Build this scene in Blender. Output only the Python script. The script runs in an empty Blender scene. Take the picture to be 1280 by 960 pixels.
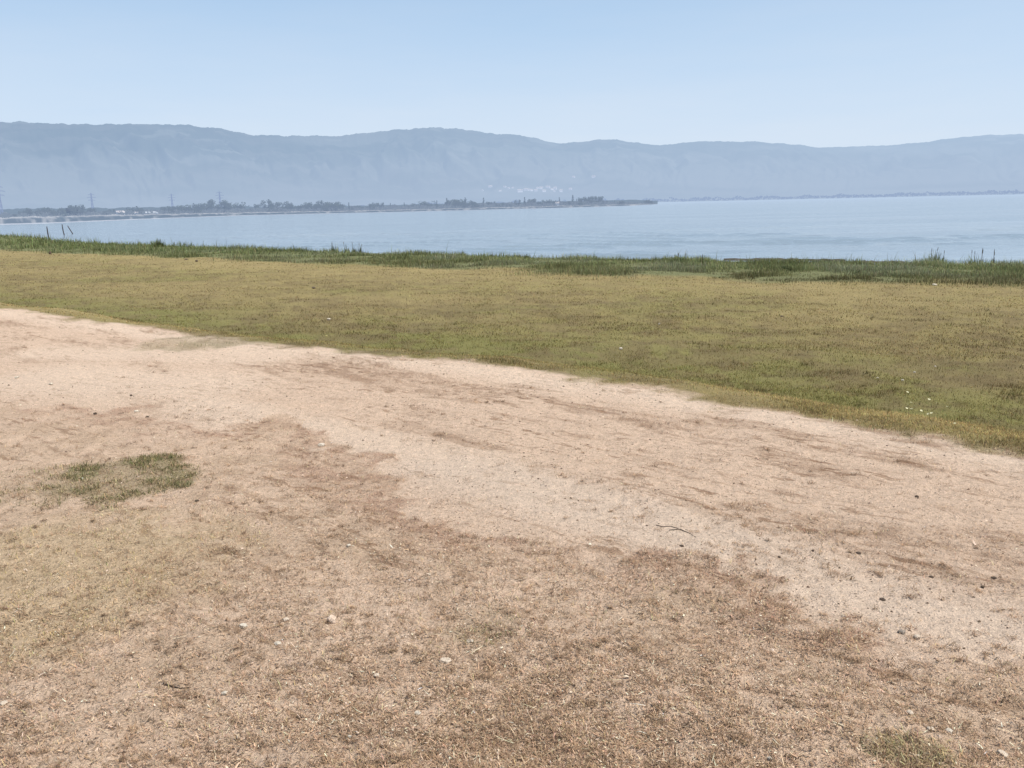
import bpy, bmesh, math, random
import numpy as np
from mathutils import Vector, Matrix

rng = np.random.default_rng(7)
random.seed(7)
scene = bpy.context.scene
COL = scene.collection

# ------------------------------------------------------------------ helpers
def lin(r, g, b):
    f = lambda c: (c/255/12.92 if c/255 <= .04045 else ((c/255+.055)/1.055)**2.4)
    return np.array([f(r), f(g), f(b)])

def _h(ix, iy, seed):
    n = (ix*374761393 + iy*668265263 + seed*1274126177) & 0x7fffffff
    n = ((n ^ (n >> 13))*1274126177) & 0x7fffffff
    n = (n ^ (n >> 16)) & 0xffff
    return n/65535.0

def vnoise(x, y, seed=0):
    x = np.asarray(x, float); y = np.asarray(y, float)
    ix = np.floor(x).astype(np.int64); iy = np.floor(y).astype(np.int64)
    fx = x-ix; fy = y-iy
    fx = fx*fx*(3-2*fx); fy = fy*fy*(3-2*fy)
    a = _h(ix, iy, seed); b = _h(ix+1, iy, seed); c = _h(ix, iy+1, seed); d = _h(ix+1, iy+1, seed)
    return (a+(b-a)*fx)*(1-fy)+(c+(d-c)*fx)*fy

def fbm(x, y, scale, octs=4, seed=0, gain=.5):
    x = np.asarray(x)*scale; y = np.asarray(y)*scale
    t = 0; a = 1; n = 0
    for o in range(octs):
        t = t+a*vnoise(x*2**o+17.3*o, y*2**o-9.1*o, seed+o); n += a; a *= gain
    return t/n

def sst(a, b, x):
    t = np.clip((np.asarray(x, float)-a)/(b-a), 0, 1)
    return t*t*(3-2*t)

def mix(a, b, t):
    t = np.asarray(t)[..., None]
    return a*(1-t)+b*t

def tag(o, label=None, cat=None, group=None, kind=None):
    if label: o['label'] = label
    if cat: o['category'] = cat
    if group: o['group'] = group
    if kind: o['kind'] = kind
    return o

def link(o, parent=None):
    COL.objects.link(o)
    if parent: o.parent = parent
    return o

def np_mesh(name, v, f, mat, col=None, smooth=False):
    """v (N,3); f (M,3 or 4) index array; col (N,3)"""
    v = np.ascontiguousarray(v, np.float32); f = np.ascontiguousarray(f, np.int32)
    me = bpy.data.meshes.new(name)
    k = f.shape[1]
    me.vertices.add(len(v)); me.vertices.foreach_set('co', v.ravel())
    me.loops.add(f.size); me.loops.foreach_set('vertex_index', f.ravel())
    me.polygons.add(len(f))
    me.polygons.foreach_set('loop_start', np.arange(0, f.size, k, dtype=np.int32))
    me.polygons.foreach_set('use_smooth', np.full(len(f), smooth))
    if col is not None:
        a = me.attributes.new('Col', 'FLOAT_COLOR', 'POINT')
        c = np.ones((len(v), 4), np.float32); c[:, :np.shape(col)[1]] = col
        a.data.foreach_set('color', c.ravel())
    me.update(calc_edges=True)
    if isinstance(mat, (list, tuple)):
        for m in mat: me.materials.append(m)
    else: me.materials.append(mat)
    return me

def np_obj(name, v, f, mat, col=None, smooth=False, parent=None):
    return link(bpy.data.objects.new(name, np_mesh(name, v, f, mat, col, smooth)), parent)

# ------------------------------------------------------------------ materials
def new_mat(name):
    m = bpy.data.materials.new(name); m.use_nodes = True
    nt = m.node_tree; nt.nodes.clear()
    out = nt.nodes.new('ShaderNodeOutputMaterial')
    return m, nt, out

def N(nt, typ, **kw):
    n = nt.nodes.new(typ)
    for k, v in kw.items():
        if k in n.inputs: n.inputs[k].default_value = v
        else: setattr(n, k, v)
    return n

def math_n(nt, op, a, b=None):
    n = nt.nodes.new('ShaderNodeMath'); n.operation = op
    for i, q in enumerate((a, b)):
        if q is None: continue
        if isinstance(q, (int, float)): n.inputs[i].default_value = q
        else: nt.links.new(q, n.inputs[i])
    return n.outputs[0]

def noise_n(nt, vec, scale, detail=4, rough=.6):
    n = nt.nodes.new('ShaderNodeTexNoise')
    n.inputs['Scale'].default_value = scale; n.inputs['Detail'].default_value = detail; n.inputs['Roughness'].default_value = rough
    nt.links.new(vec, n.inputs['Vector'])
    return n.outputs['Fac']

def ramp_n(nt, fac, a, b, lo=0., hi=1.):
    n = nt.nodes.new('ShaderNodeMapRange')
    nt.links.new(fac, n.inputs[0])
    n.inputs[1].default_value = a; n.inputs[2].default_value = b; n.inputs[3].default_value = lo; n.inputs[4].default_value = hi
    return n.outputs[0]

def along(x, y):
    c, s_ = math.cos(TRK_ANG), math.sin(TRK_ANG)
    return x*c+y*s_, -x*s_+y*c

def mat_ground():
    m, nt, out = new_mat('earth_and_turf')
    b = N(nt, 'ShaderNodeBsdfPrincipled'); b.inputs['Roughness'].default_value = .95
    b.inputs['Specular IOR Level'].default_value = .15
    at = N(nt, 'ShaderNodeAttribute'); at.attribute_name = 'Col'
    geo = N(nt, 'ShaderNodeNewGeometry')
    P = geo.outputs['Position']
    n1 = noise_n(nt, P, 140, 3, .7); n2 = noise_n(nt, P, 22, 4, .65)
    v1 = ramp_n(nt, n1, .3, .7, .72, 1.26); v2 = ramp_n(nt, n2, .3, .7, .86, 1.13)
    v = math_n(nt, 'MULTIPLY', v1, v2)
    # dark pits of gravelly soil
    vo = N(nt, 'ShaderNodeTexVoronoi'); vo.inputs['Scale'].default_value = 55; nt.links.new(P, vo.inputs['Vector'])
    pit = ramp_n(nt, vo.outputs['Distance'], .0, .22, .84, 1.09)
    v = math_n(nt, 'MULTIPLY', v, pit)
    mx = N(nt, 'ShaderNodeVectorMath'); mx.operation = 'SCALE'
    nt.links.new(at.outputs['Color'], mx.inputs[0]); nt.links.new(v, mx.inputs['Scale'])
    # ragged dark crumbs and dead roots, pale grit
    al = at.outputs['Alpha']
    mp = N(nt, 'ShaderNodeMapping'); mp.vector_type = 'TEXTURE'; mp.inputs['Rotation'].default_value = (0, 0, TRK_ANG); mp.inputs['Scale'].default_value = (3.2, 1, 1)
    nt.links.new(P, mp.inputs['Vector'])
    n3 = noise_n(nt, mp.outputs[0], 13, 8, .72); n4 = noise_n(nt, P, 42, 5, .7); n5 = noise_n(nt, mp.outputs[0], 2.4, 4, .6)
    wide = ramp_n(nt, n5, .42, .60, 0., 1.)
    dk = math_n(nt, 'MULTIPLY', ramp_n(nt, n3, .535, .575, 0., 1.), wide)
    dk2 = ramp_n(nt, n4, .585, .63, 0., .9)
    dk = math_n(nt, 'MULTIPLY', math_n(nt, 'MAXIMUM', dk, dk2), al)
    m1 = N(nt, 'ShaderNodeMix'); m1.data_type = 'RGBA'; m1.blend_type = 'MULTIPLY'
    nt.links.new(dk, m1.inputs[0]); nt.links.new(mx.outputs[0], m1.inputs[6]); m1.inputs[7].default_value = (.46, .38, .31, 1)
    n6 = noise_n(nt, P, 75, 3, .6)
    lt = math_n(nt, 'MULTIPLY', ramp_n(nt, n6, .64, .70, 0., .6), al)
    m2 = N(nt, 'ShaderNodeMix'); m2.data_type = 'RGBA'
    nt.links.new(lt, m2.inputs[0]); nt.links.new(m1.outputs[2], m2.inputs[6]); m2.inputs[7].default_value = (.56, .45, .34, 1)
    nt.links.new(m2.outputs[2], b.inputs['Base Color'])
    bp = N(nt, 'ShaderNodeBump'); bp.inputs['Strength'].default_value = 1.; bp.inputs['Distance'].default_value = .014
    h = math_n(nt, 'ADD', n1, math_n(nt, 'ADD', math_n(nt, 'MULTIPLY', n2, 2.), math_n(nt, 'MULTIPLY', n4, 1.2)))
    nt.links.new(h, bp.inputs['Height']); nt.links.new(bp.outputs[0], b.inputs['Normal'])
    nt.links.new(b.outputs[0], out.inputs[0])
    return m

def mat_blades(name, transl=.25):
    m, nt, out = new_mat(name)
    at = N(nt, 'ShaderNodeAttribute'); at.attribute_name = 'Col'
    d = N(nt, 'ShaderNodeBsdfDiffuse'); t = N(nt, 'ShaderNodeBsdfTranslucent')
    ms = N(nt, 'ShaderNodeMixShader'); ms.inputs[0].default_value = transl
    nt.links.new(at.outputs['Color'], d.inputs[0]); nt.links.new(at.outputs['Color'], t.inputs[0])
    nt.links.new(d.outputs[0], ms.inputs[1]); nt.links.new(t.outputs[0], ms.inputs[2]); nt.links.new(ms.outputs[0], out.inputs[0])
    return m

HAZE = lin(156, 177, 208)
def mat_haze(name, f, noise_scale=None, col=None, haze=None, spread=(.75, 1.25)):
    """haze painted into the surface: its own lit colour mixed with air-light emission"""
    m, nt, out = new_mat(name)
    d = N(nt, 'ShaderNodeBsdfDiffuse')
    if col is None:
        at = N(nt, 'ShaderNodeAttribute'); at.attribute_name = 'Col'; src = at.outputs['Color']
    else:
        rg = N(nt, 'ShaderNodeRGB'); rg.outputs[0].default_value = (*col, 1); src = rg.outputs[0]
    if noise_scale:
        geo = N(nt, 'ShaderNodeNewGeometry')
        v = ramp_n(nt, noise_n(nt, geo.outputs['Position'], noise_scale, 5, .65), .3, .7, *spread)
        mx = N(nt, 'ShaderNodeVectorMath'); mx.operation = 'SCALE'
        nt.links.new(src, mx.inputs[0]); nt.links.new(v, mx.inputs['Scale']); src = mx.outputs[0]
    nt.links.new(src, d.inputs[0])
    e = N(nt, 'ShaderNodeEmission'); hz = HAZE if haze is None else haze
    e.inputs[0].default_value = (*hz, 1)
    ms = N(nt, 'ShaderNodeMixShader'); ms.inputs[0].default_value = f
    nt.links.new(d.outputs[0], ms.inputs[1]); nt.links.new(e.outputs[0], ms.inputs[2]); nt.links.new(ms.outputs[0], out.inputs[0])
    return m

def mat_simple(name, col, rough=.9, scale=60, amt=.25, bump=.004):
    m, nt, out = new_mat(name)
    b = N(nt, 'ShaderNodeBsdfPrincipled'); b.inputs['Roughness'].default_value = rough; b.inputs['Specular IOR Level'].default_value = .25
    tc = N(nt, 'ShaderNodeTexCoord')
    n = noise_n(nt, tc.outputs['Object'], scale, 4, .65)
    v = ramp_n(nt, n, .3, .7, 1-amt, 1+amt)
    rg = N(nt, 'ShaderNodeRGB'); rg.outputs[0].default_value = (*col, 1)
    mx = N(nt, 'ShaderNodeVectorMath'); mx.operation = 'SCALE'
    nt.links.new(rg.outputs[0], mx.inputs[0]); nt.links.new(v, mx.inputs['Scale']); nt.links.new(mx.outputs[0], b.inputs['Base Color'])
    bp = N(nt, 'ShaderNodeBump'); bp.inputs['Strength'].default_value = .6; bp.inputs['Distance'].default_value = bump
    nt.links.new(n, bp.inputs['Height']); nt.links.new(bp.outputs[0], b.inputs['Normal'])
    nt.links.new(b.outputs[0], out.inputs[0])
    return m

def mat_water():
    m, nt, out = new_mat('lake_water')
    b = N(nt, 'ShaderNodeBsdfPrincipled')
    b.inputs['Base Color'].default_value = (*WATER_BASE, 1)
    b.inputs['Roughness'].default_value = .12; b.inputs['IOR'].default_value = 1.333
    geo = N(nt, 'ShaderNodeNewGeometry'); P = geo.outputs['Position']
    ln = N(nt, 'ShaderNodeVectorMath'); ln.operation = 'LENGTH'; nt.links.new(P, ln.inputs[0])
    rot = N(nt, 'ShaderNodeMapping'); rot.inputs['Rotation'].default_value = (0, 0, math.radians(-22)); rot.inputs['Scale'].default_value = (.28, 1, 1)
    nt.links.new(P, rot.inputs['Vector'])
    V = rot.outputs[0]
    a = noise_n(nt, V, 2.4, 3, .55); c = noise_n(nt, V, .42, 3, .5); g = noise_n(nt, V, .05, 3, .55)
    h = math_n(nt, 'ADD', math_n(nt, 'MULTIPLY', a, .13), math_n(nt, 'MULTIPLY', c, .60))
    # gust patches: rougher and smoother water
    gust = ramp_n(nt, g, .40, .60, .30, 1.25)
    h = math_n(nt, 'MULTIPLY', h, gust)
    bp = N(nt, 'ShaderNodeBump'); bp.inputs['Strength'].default_value = .55; bp.inputs['Distance'].default_value = 1.0
    nt.links.new(h, bp.inputs['Height']); nt.links.new(bp.outputs[0], b.inputs['Normal'])
    # haze painted on the water as emission, stronger with distance
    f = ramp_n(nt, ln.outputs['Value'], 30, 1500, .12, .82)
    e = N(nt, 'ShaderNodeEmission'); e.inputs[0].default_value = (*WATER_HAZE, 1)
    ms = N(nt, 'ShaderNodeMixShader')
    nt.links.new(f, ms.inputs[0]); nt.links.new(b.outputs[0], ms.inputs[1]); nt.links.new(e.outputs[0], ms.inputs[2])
    nt.links.new(ms.outputs[0], out.inputs[0])
    return m

WATER_BASE = (.20, .25, .28)
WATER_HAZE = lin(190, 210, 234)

# ------------------------------------------------------------------ camera
CH = 1.62                       # eye height above the track
FPX = 1065.0                    # focal length in pixels of the 1280 px wide picture
PITCH = math.atan((480-255.7)/FPX); ROLL = math.radians(1.277)
F = np.array([0, math.cos(PITCH), -math.sin(PITCH)])
R0 = np.array([1., 0, 0]); U0 = np.array([0, math.sin(PITCH), math.cos(PITCH)])
RT = math.cos(ROLL)*R0-math.sin(ROLL)*U0
UP = math.sin(ROLL)*R0+math.cos(ROLL)*U0
cd = bpy.data.cameras.new('camera'); cam = link(bpy.data.objects.new('camera', cd))
cd.sensor_width = 36; cd.lens = FPX/1280*36; cd.clip_start = .05; cd.clip_end = 40000
M = Matrix.Identity(4)
for i in range(3):
    M[i][0] = RT[i]; M[i][1] = UP[i]; M[i][2] = -F[i]
M[2][3] = CH
cam.matrix_world = M
scene.camera = cam

def ray(px, py):
    d = F*FPX+RT*(px-640)+UP*(480-py)
    return d/np.linalg.norm(d)

def at_z(px, py, z):
    d = ray(px, py); t = (z-CH)/d[2]
    return np.array([d[0]*t, d[1]*t])

def azel(px, py):
    d = ray(px, py)
    return math.atan2(d[0], d[1]), math.atan2(d[2], math.hypot(d[0], d[1]))

# ------------------------------------------------------------------ layout of the land
WZ = -1.45                      # lake level
def extend(pl, n0, n1):
    a = pl[0]+(pl[0]-pl[1])/np.linalg.norm(pl[0]-pl[1])*n0
    b = pl[-1]+(pl[-1]-pl[-2])/np.linalg.norm(pl[-1]-pl[-2])*n1
    return np.vstack([a, pl, b])
EDGE = np.array([at_z(x, y, 0) for x, y in [(0, 386), (130, 404), (260, 419), (350, 431), (450, 441), (600, 456), (700, 470), (800, 484), (900, 501), (1000, 516), (1100, 533), (1180, 546), (1280, 563)]])
EDGE = extend(EDGE, 300, 60)
SHORE = np.array([at_z(x, y, WZ) for x, y in [(0, 294.5), (58, 298), (74, 303), (200, 308), (400, 315.5), (500, 319), (600, 322), (700, 325), (800, 327), (900, 328), (1000, 330), (1060, 332), (1180, 333), (1280, 335)]])
SHORE = extend(SHORE, 600, 200)
VERGE = np.array([at_z(x, y, 0) for x, y in [(-200, 470), (0, 505), (150, 512), (330, 533), (400, 555), (480, 600), (560, 640), (640, 662), (720, 692), (860, 715), (950, 760), (1050, 792), (1280, 832), (1400, 850)]])
VERGE = extend(VERGE, 60, 30)
BAND = np.array([at_z(x, y, -1.15) for x, y in [(0, 316), (200, 323), (400, 333), (560, 336), (700, 349), (860, 352), (1000, 358), (1280, 362)]])
BAND = extend(BAND, 300, 100)

def sdist(pl, x, y):
    """signed distance to a polyline that runs left to right: + on the lake side"""
    best = np.full(np.shape(x), 1e18); sg = np.ones(np.shape(x))
    for a, b in zip(pl[:-1], pl[1:]):
        dx, dy = b-a; L = dx*dx+dy*dy
        t = np.clip(((x-a[0])*dx+(y-a[1])*dy)/L, 0, 1)
        ex = x-(a[0]+t*dx); ey = y-(a[1]+t*dy)
        d = ex*ex+ey*ey
        c = dx*ey-dy*ex
        u = d < best
        best = np.where(u, d, best); sg = np.where(u, np.sign(c), sg)
    return np.sqrt(best)*sg

def land(x, y):
    s = sdist(EDGE, x, y); q = sdist(SHORE, x, y)
    w = np.hypot(x, y)
    sn = s+(fbm(x, y, .9, 3, 3)-.5)*.35
    base = -.62*sst(0.0, 3.4, sn)
    t = np.clip(s/np.maximum(s-q, .1), 0, 1)
    z = base-.62*np.where(s > 0, t, 0)
    z = z+(sst(-3.5, 0, q))*(-.21)
    z = np.where(q > 0, WZ-np.minimum(q*.12, 1.2), z)
    onl = sst(.5, -.5, s)
    # relief: ruts, hoof marks, crumbs
    ax, ay = along(x, y)
    z = z+onl*sst(12, 6, w)*(fbm(ax*.10, ay, 2.0, 4, 14, .6)-.5)*.055
    z = z+onl*((fbm(x, y, 1.3, 3, 11)-.5)*.05+(fbm(x, y, 9, 3, 12)-.5)*.022)
    z = z+(1-onl)*sst(2, -4, q)*((fbm(x, y, .5, 3, 21)-.5)*.10+(fbm(x, y, 3.5, 3, 22)-.5)*.05)
    return z, s, q

def hit(px, py, top=None):
    d = ray(px, py)
    ts = 1/np.linspace(1/1.2, 1/260, 6000)
    z, s, q = land(d[0]*ts, d[1]*ts)
    k = np.argmax((CH+d[2]*ts < z) | (q > top) if top is not None else CH+d[2]*ts < z)
    t = ts[k]
    return np.array([d[0]*t, d[1]*t, z[k]]), t

# colours of the surfaces (albedo)
C_DIRT = np.array([.598, .436, .310]); C_PALE = np.array([.675, .520, .385]); C_GREY = np.array([.575, .455, .350])
C_DRY = np.array([.565, .400, .265]); C_RED = np.array([.330, .185, .120]); C_STRAW = np.array([.385, .292, .155]); C_WEED = np.array([.32, .205, .13])
C_MEAD = np.array([.245, .195, .082]); C_GRN = np.array([.190, .178, .058]); C_TAN = np.array([.325, .255, .112]); C_BRN = np.array([.185, .135, .066])
C_VEG = np.array([.165, .175, .080]); C_VEGD = np.array([.105, .115, .052]); C_GREY_G = np.array([.22, .225, .145])

def seg_blob(x, y, pts, w):
    """soft mask round a polyline given in picture points on the track level"""
    pl = np.array([at_z(a, b, 0) for a, b in pts])
    best = np.full(np.shape(x), 1e9)
    for a, b in zip(pl[:-1], pl[1:]):
        dx, dy = b-a; L = dx*dx+dy*dy
        t = np.clip(((x-a[0])*dx+(y-a[1])*dy)/L, 0, 1)
        best = np.minimum(best, np.hypot(x-(a[0]+t*dx), y-(a[1]+t*dy)))
    return sst(w, w*.25, best)

def spot(x, y, px, py, rx, ry):
    c = at_z(px, py, 0); a = at_z(px-rx, py, 0); b = at_z(px, py-ry, 0); d = at_z(px, py+ry, 0)
    wx = np.hypot(*(c-a)); wy = np.hypot(*(b-d))/2
    th = math.atan2(c[0], c[1])
    u = (x-c[0])*math.cos(th)-(y-c[1])*math.sin(th); v = (x-c[0])*math.sin(th)+(y-c[1])*math.cos(th)
    r = np.sqrt((u/wx)**2+(v/wy)**2)
    return sst(1.15, .65, r+(fbm(x, y, 4, 3, 61)-.5)*.7)

GAPS = [(at_z(908, 347, -1.2), .6, .18), (at_z(948, 345, -1.2), .8, .16)]
def bare_gap(x, y):
    g = np.zeros(np.shape(x))
    for c, a, b in GAPS:
        g = np.maximum(g, sst(1.2, .7, np.hypot((x-c[0])/a, (y-c[1])/b)+(fbm(x, y, 1.5, 3, 64)-.5)*.8))
    return g

def masks(x, y, s, q):
    m = {}
    v = sdist(VERGE, x, y)
    j = (fbm(x, y, 2.2, 5, 31, .62)-.5)
    m['verge'] = sst(.10, -.12, v+j*1.3)                      # dry litter side
    vb = v+j*1.3
    m['border'] = np.where(vb > -.06, np.exp(-((vb+.06)/.07)**2), np.exp(-((vb+.06)/.30)**2))*sst(.38, .60, fbm(x, y, 1.3, 3, 77))*(.35+.65*sst(.36, .56, fbm(x, y, 9, 3, 78)))
    m['pale'] = np.maximum.reduce([seg_blob(x, y, [(60, 472), (240, 482)], 1.1), seg_blob(x, y, [(240, 505), (330, 530), (460, 552), (600, 585), (700, 625), (800, 650), (960, 700), (1130, 765), (1300, 800)], .5),
                                   seg_blob(x, y, [(90, 548), (170, 556)], .45), seg_blob(x, y, [(60, 440), (330, 446)], .7)])
    m['grey'] = np.maximum(seg_blob(x, y, [(560, 590), (700, 625), (800, 650), (900, 680)], .55), seg_blob(x, y, [(900, 680), (1100, 740), (1300, 770)], .5)*.8)
    m['lip'] = np.exp(-((s+.22+j*.35)/.30)**2)
    m['tuft'] = np.maximum.reduce([spot(x, y, 160, 598, 84, 27)*.95, spot(x, y, 80, 602, 95, 24)*.3, spot(x, y, 1130, 945, 70, 28)*.8, spot(x, y, 270, 425, 90, 10)*.8])
    m['tuft'] = m['tuft']*(.6+.4*sst(.36, .56, fbm(x, y, 3.2, 4, 66)))
    m['tuft'] = np.maximum.reduce([m['tuft'], spot(x, y, 190, 577, 42, 7), spot(x, y, 103, 593, 22, 12), spot(x, y, 225, 597, 18, 14)])
    m['yellow'] = np.maximum(spot(x, y, 60, 720, 190, 85), spot(x, y, 240, 680, 90, 40)*.6)
    m['greenbit'] = np.maximum(spot(x, y, 610, 785, 45, 25), spot(x, y, 830, 770, 80, 45)*.5)
    ax, ay = along(x, y)
    n = fbm(ax*.32, ay*1.25, 1.7, 5, 41, .62)
    hf = sst(.40, .60, fbm(ax*.7, ay*2.2, 9, 4, 79, .65))
    m['patch'] = sst(.53, .60, n)*(.25+.75*hf)                              # brown weedy patches on the track
    m['patch2'] = sst(.54, .61, fbm(ax*.3, ay*1.2, 5, 4, 43, .62))
    m['patch2'] *= (.4+.6*hf)*sst(.42, .56, fbm(x, y, .7, 2, 49))
    return m

def paint(x, y, s, q):
    m = masks(x, y, s, q)
    n = fbm(x, y, .8, 4, 51); n2 = fbm(x, y, 6, 4, 52)
    trk = mix(np.broadcast_to(C_DIRT, np.shape(x)+(3,)), C_PALE, m['pale']*.62)
    trk = mix(trk, C_GREY, m['grey']*.3)
    trk = mix(trk, C_PALE, m['lip']*.8)
    keep = (1-m['pale']*.85)*(1-m['grey']*.7)
    trk = mix(trk, C_WEED, np.clip(m['patch']*.50+m['patch2']*.55, 0, .75)*keep)
    vg = mix(np.broadcast_to(mix(C_DIRT, C_DRY, np.array(.35)), np.shape(x)+(3,)), C_DRY*.8, sst(.42, .60, n2)*.55)
    vg = mix(vg, C_DIRT, sst(.5, .66, n)*.6)
    vg = mix(vg, C_RED, m['border']*.36)
    vg = mix(vg, C_STRAW*1.25, m['yellow']*.4)
    near = mix(trk, vg, m['verge'])
    near = mix(near, C_RED, m['border']*.2)
    near = mix(near, np.array([.19, .165, .075]), np.clip(m['tuft']*.72+m['greenbit']*.15, 0, 1))
    # meadow
    mn = fbm(x, y, .22, 4, 55); mf = fbm(x, y, 1.6, 4, 56, .6)
    g = np.exp(-((s-3.4)/1.7)**2)*.8+sst(.48, .62, mn)*.45
    md = mix(np.broadcast_to(C_MEAD, np.shape(x)+(3,)), C_GRN, np.clip(g, 0, .85))
    md = mix(md, C_BRN, sst(.46, .60, mf)*.55)
    md = md*(.80+.40*fbm(x, y, 4.5, 4, 62, .65))[..., None]
    md = mix(md, C_BRN*.8, sst(.56, .62, fbm(x, y, 2.3, 5, 63, .62))*.5)
    md = mix(md, C_TAN, sst(.52, .66, fbm(x, y, .35, 4, 57))*.40*(1-np.clip(g, 0, 1)))
    md = mix(md, C_TAN*1.05, np.exp(-((s-.9)/.8)**2)*.8*(.25+.75*np.maximum(sst(1.0, 2.6, x), sst(-3.5, -6, x))))
    b = sdist(BAND, x, y)
    bj = b+(fbm(x, y, .35, 4, 58)-.5)*7
    md = mix(md, C_TAN*1.0, np.exp(-((b+3)/4)**2)*.35)
    md = mix(md, C_VEG*.9, sst(-1., 1.5, bj)*.9)
    sandy = bare_gap(x, y)
    md = mix(md, C_PALE*.9, sandy*.7)
    md = mix(md, np.array([.13, .11, .085]), sst(-1.6, -.4, q))
    edge = sst(-.10, .14, s+(fbm(x, y, 1.6, 5, 60, .62)-.5)*.9)
    c = mix(near, md, edge)
    al = np.where(edge > .5, .35, np.where(m['verge'] > .5, .75, .8-.45*m['pale']))*(1-.5*m['lip'])
    c = np.concatenate([c, al[:, None]], 1)
    return c, m, edge, b

# ------------------------------------------------------------------ ground sheet
_d = EDGE[12]-EDGE[3]
TRK_ANG = math.atan2(_d[1], _d[0])           # heading of the track
GM = mat_ground()
def build_ground():
    a_f = np.radians(np.linspace(-37, 37, 560))
    a_c = np.radians(np.linspace(37, 323, 70))[1:-1]
    az = np.concatenate([a_f, a_c])
    r1 = 1/np.linspace(1/1.6, 1/26, 620)
    r = np.concatenate([[.02, .4, .8, 1.2], r1, np.geomspace(26.3, 420, 150)])
    A, R = np.meshgrid(az, r)
    X = R*np.sin(A); Y = R*np.cos(A)
    z, s, q = land(X.ravel(), Y.ravel())
    c, m, edge, b = paint(X.ravel(), Y.ravel(), s, q)
    v = np.stack([X.ravel(), Y.ravel(), z], 1)
    nr, na = len(r), len(az)
    i = np.arange(nr-1)[:, None]; j = np.arange(na)[None, :]
    j2 = (j+1) % na
    f = np.stack([i*na+j, i*na+j2, (i+1)*na+j2, (i+1)*na+j], -1).reshape(-1, 4)[:, ::-1]
    fc = v[f].mean(1)
    fs = s[f].mean(1); fv = sdist(VERGE, fc[:, 0], fc[:, 1]); fq = q[f].max(1)
    which = np.where(fs > 0, 2, np.where(fv > 0, 1, 0))
    keep = q[f].min(1) < 12
    for k, nm in enumerate(('dry_ground', 'dirt_track', 'meadow')):
        ff = f[(which == k) & keep]
        u, inv = np.unique(ff, return_inverse=True)
        o = np_obj(nm, v[u], inv.reshape(-1, 4), GM, c[u], True)
        tag(o, {0: 'dry ground of trodden dusty soil in the foreground', 1: 'pale bare dirt track running across the picture', 2: 'flat meadow of short yellowing turf below the track'}[k], kind='structure')
        tag(o, cat={0: 'ground', 1: 'dirt track', 2: 'meadow'}[k])
build_ground()

# ------------------------------------------------------------------ blades
def blades(pos, length, width, azim, tilt, bend, col, tipcol=None):
    """two-quad strips; tilt from vertical at the foot, bend adds to it at the tip"""
    n = len(pos)
    d = np.stack([np.sin(azim), np.cos(azim)], 1)
    side = np.stack([d[:, 1], -d[:, 0], np.zeros(n)], 1)
    def dirv(t): return np.concatenate([d*np.sin(t)[:, None], np.cos(t)[:, None]], 1)
    h = (length/2)[:, None]
    p0 = pos; p1 = p0+dirv(tilt)*h; p2 = p1+dirv(np.minimum(tilt+bend, 1.75))*h
    w = (width/2)[:, None]
    v = np.stack([p0-side*w, p0+side*w, p1-side*w*.9, p1+side*w*.9, p2-side*w*.25, p2+side*w*.25], 1).reshape(-1, 3)
    k = np.arange(n)[:, None]*6
    f = np.concatenate([k+np.array([[0, 1, 3, 2]]), k+np.array([[2, 3, 5, 4]])], 1).reshape(-1, 4)
    if tipcol is None: tipcol = col
    cc = np.stack([col, col, (col+tipcol)/2, (col+tipcol)/2, tipcol, tipcol], 1).reshape(-1, 3)
    return v, f, cc

def jitter_col(c, amt=.3, hue=.08):
    n = len(c)
    k = np.exp(rng.normal(0, amt, n))[:, None]
    return np.clip(c*k*np.exp(rng.normal(0, hue, (n, 3))), .004, .8)

def sample(n, r0, r1, amax=36):
    r = 1/rng.uniform(1/r1, 1/r0, n); a = np.radians(rng.uniform(-amax, amax, n))
    return r*np.sin(a), r*np.cos(a), r

LIT = mat_blades('dry_litter', .12)
GRS = mat_blades('grass_blades', .3)

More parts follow.
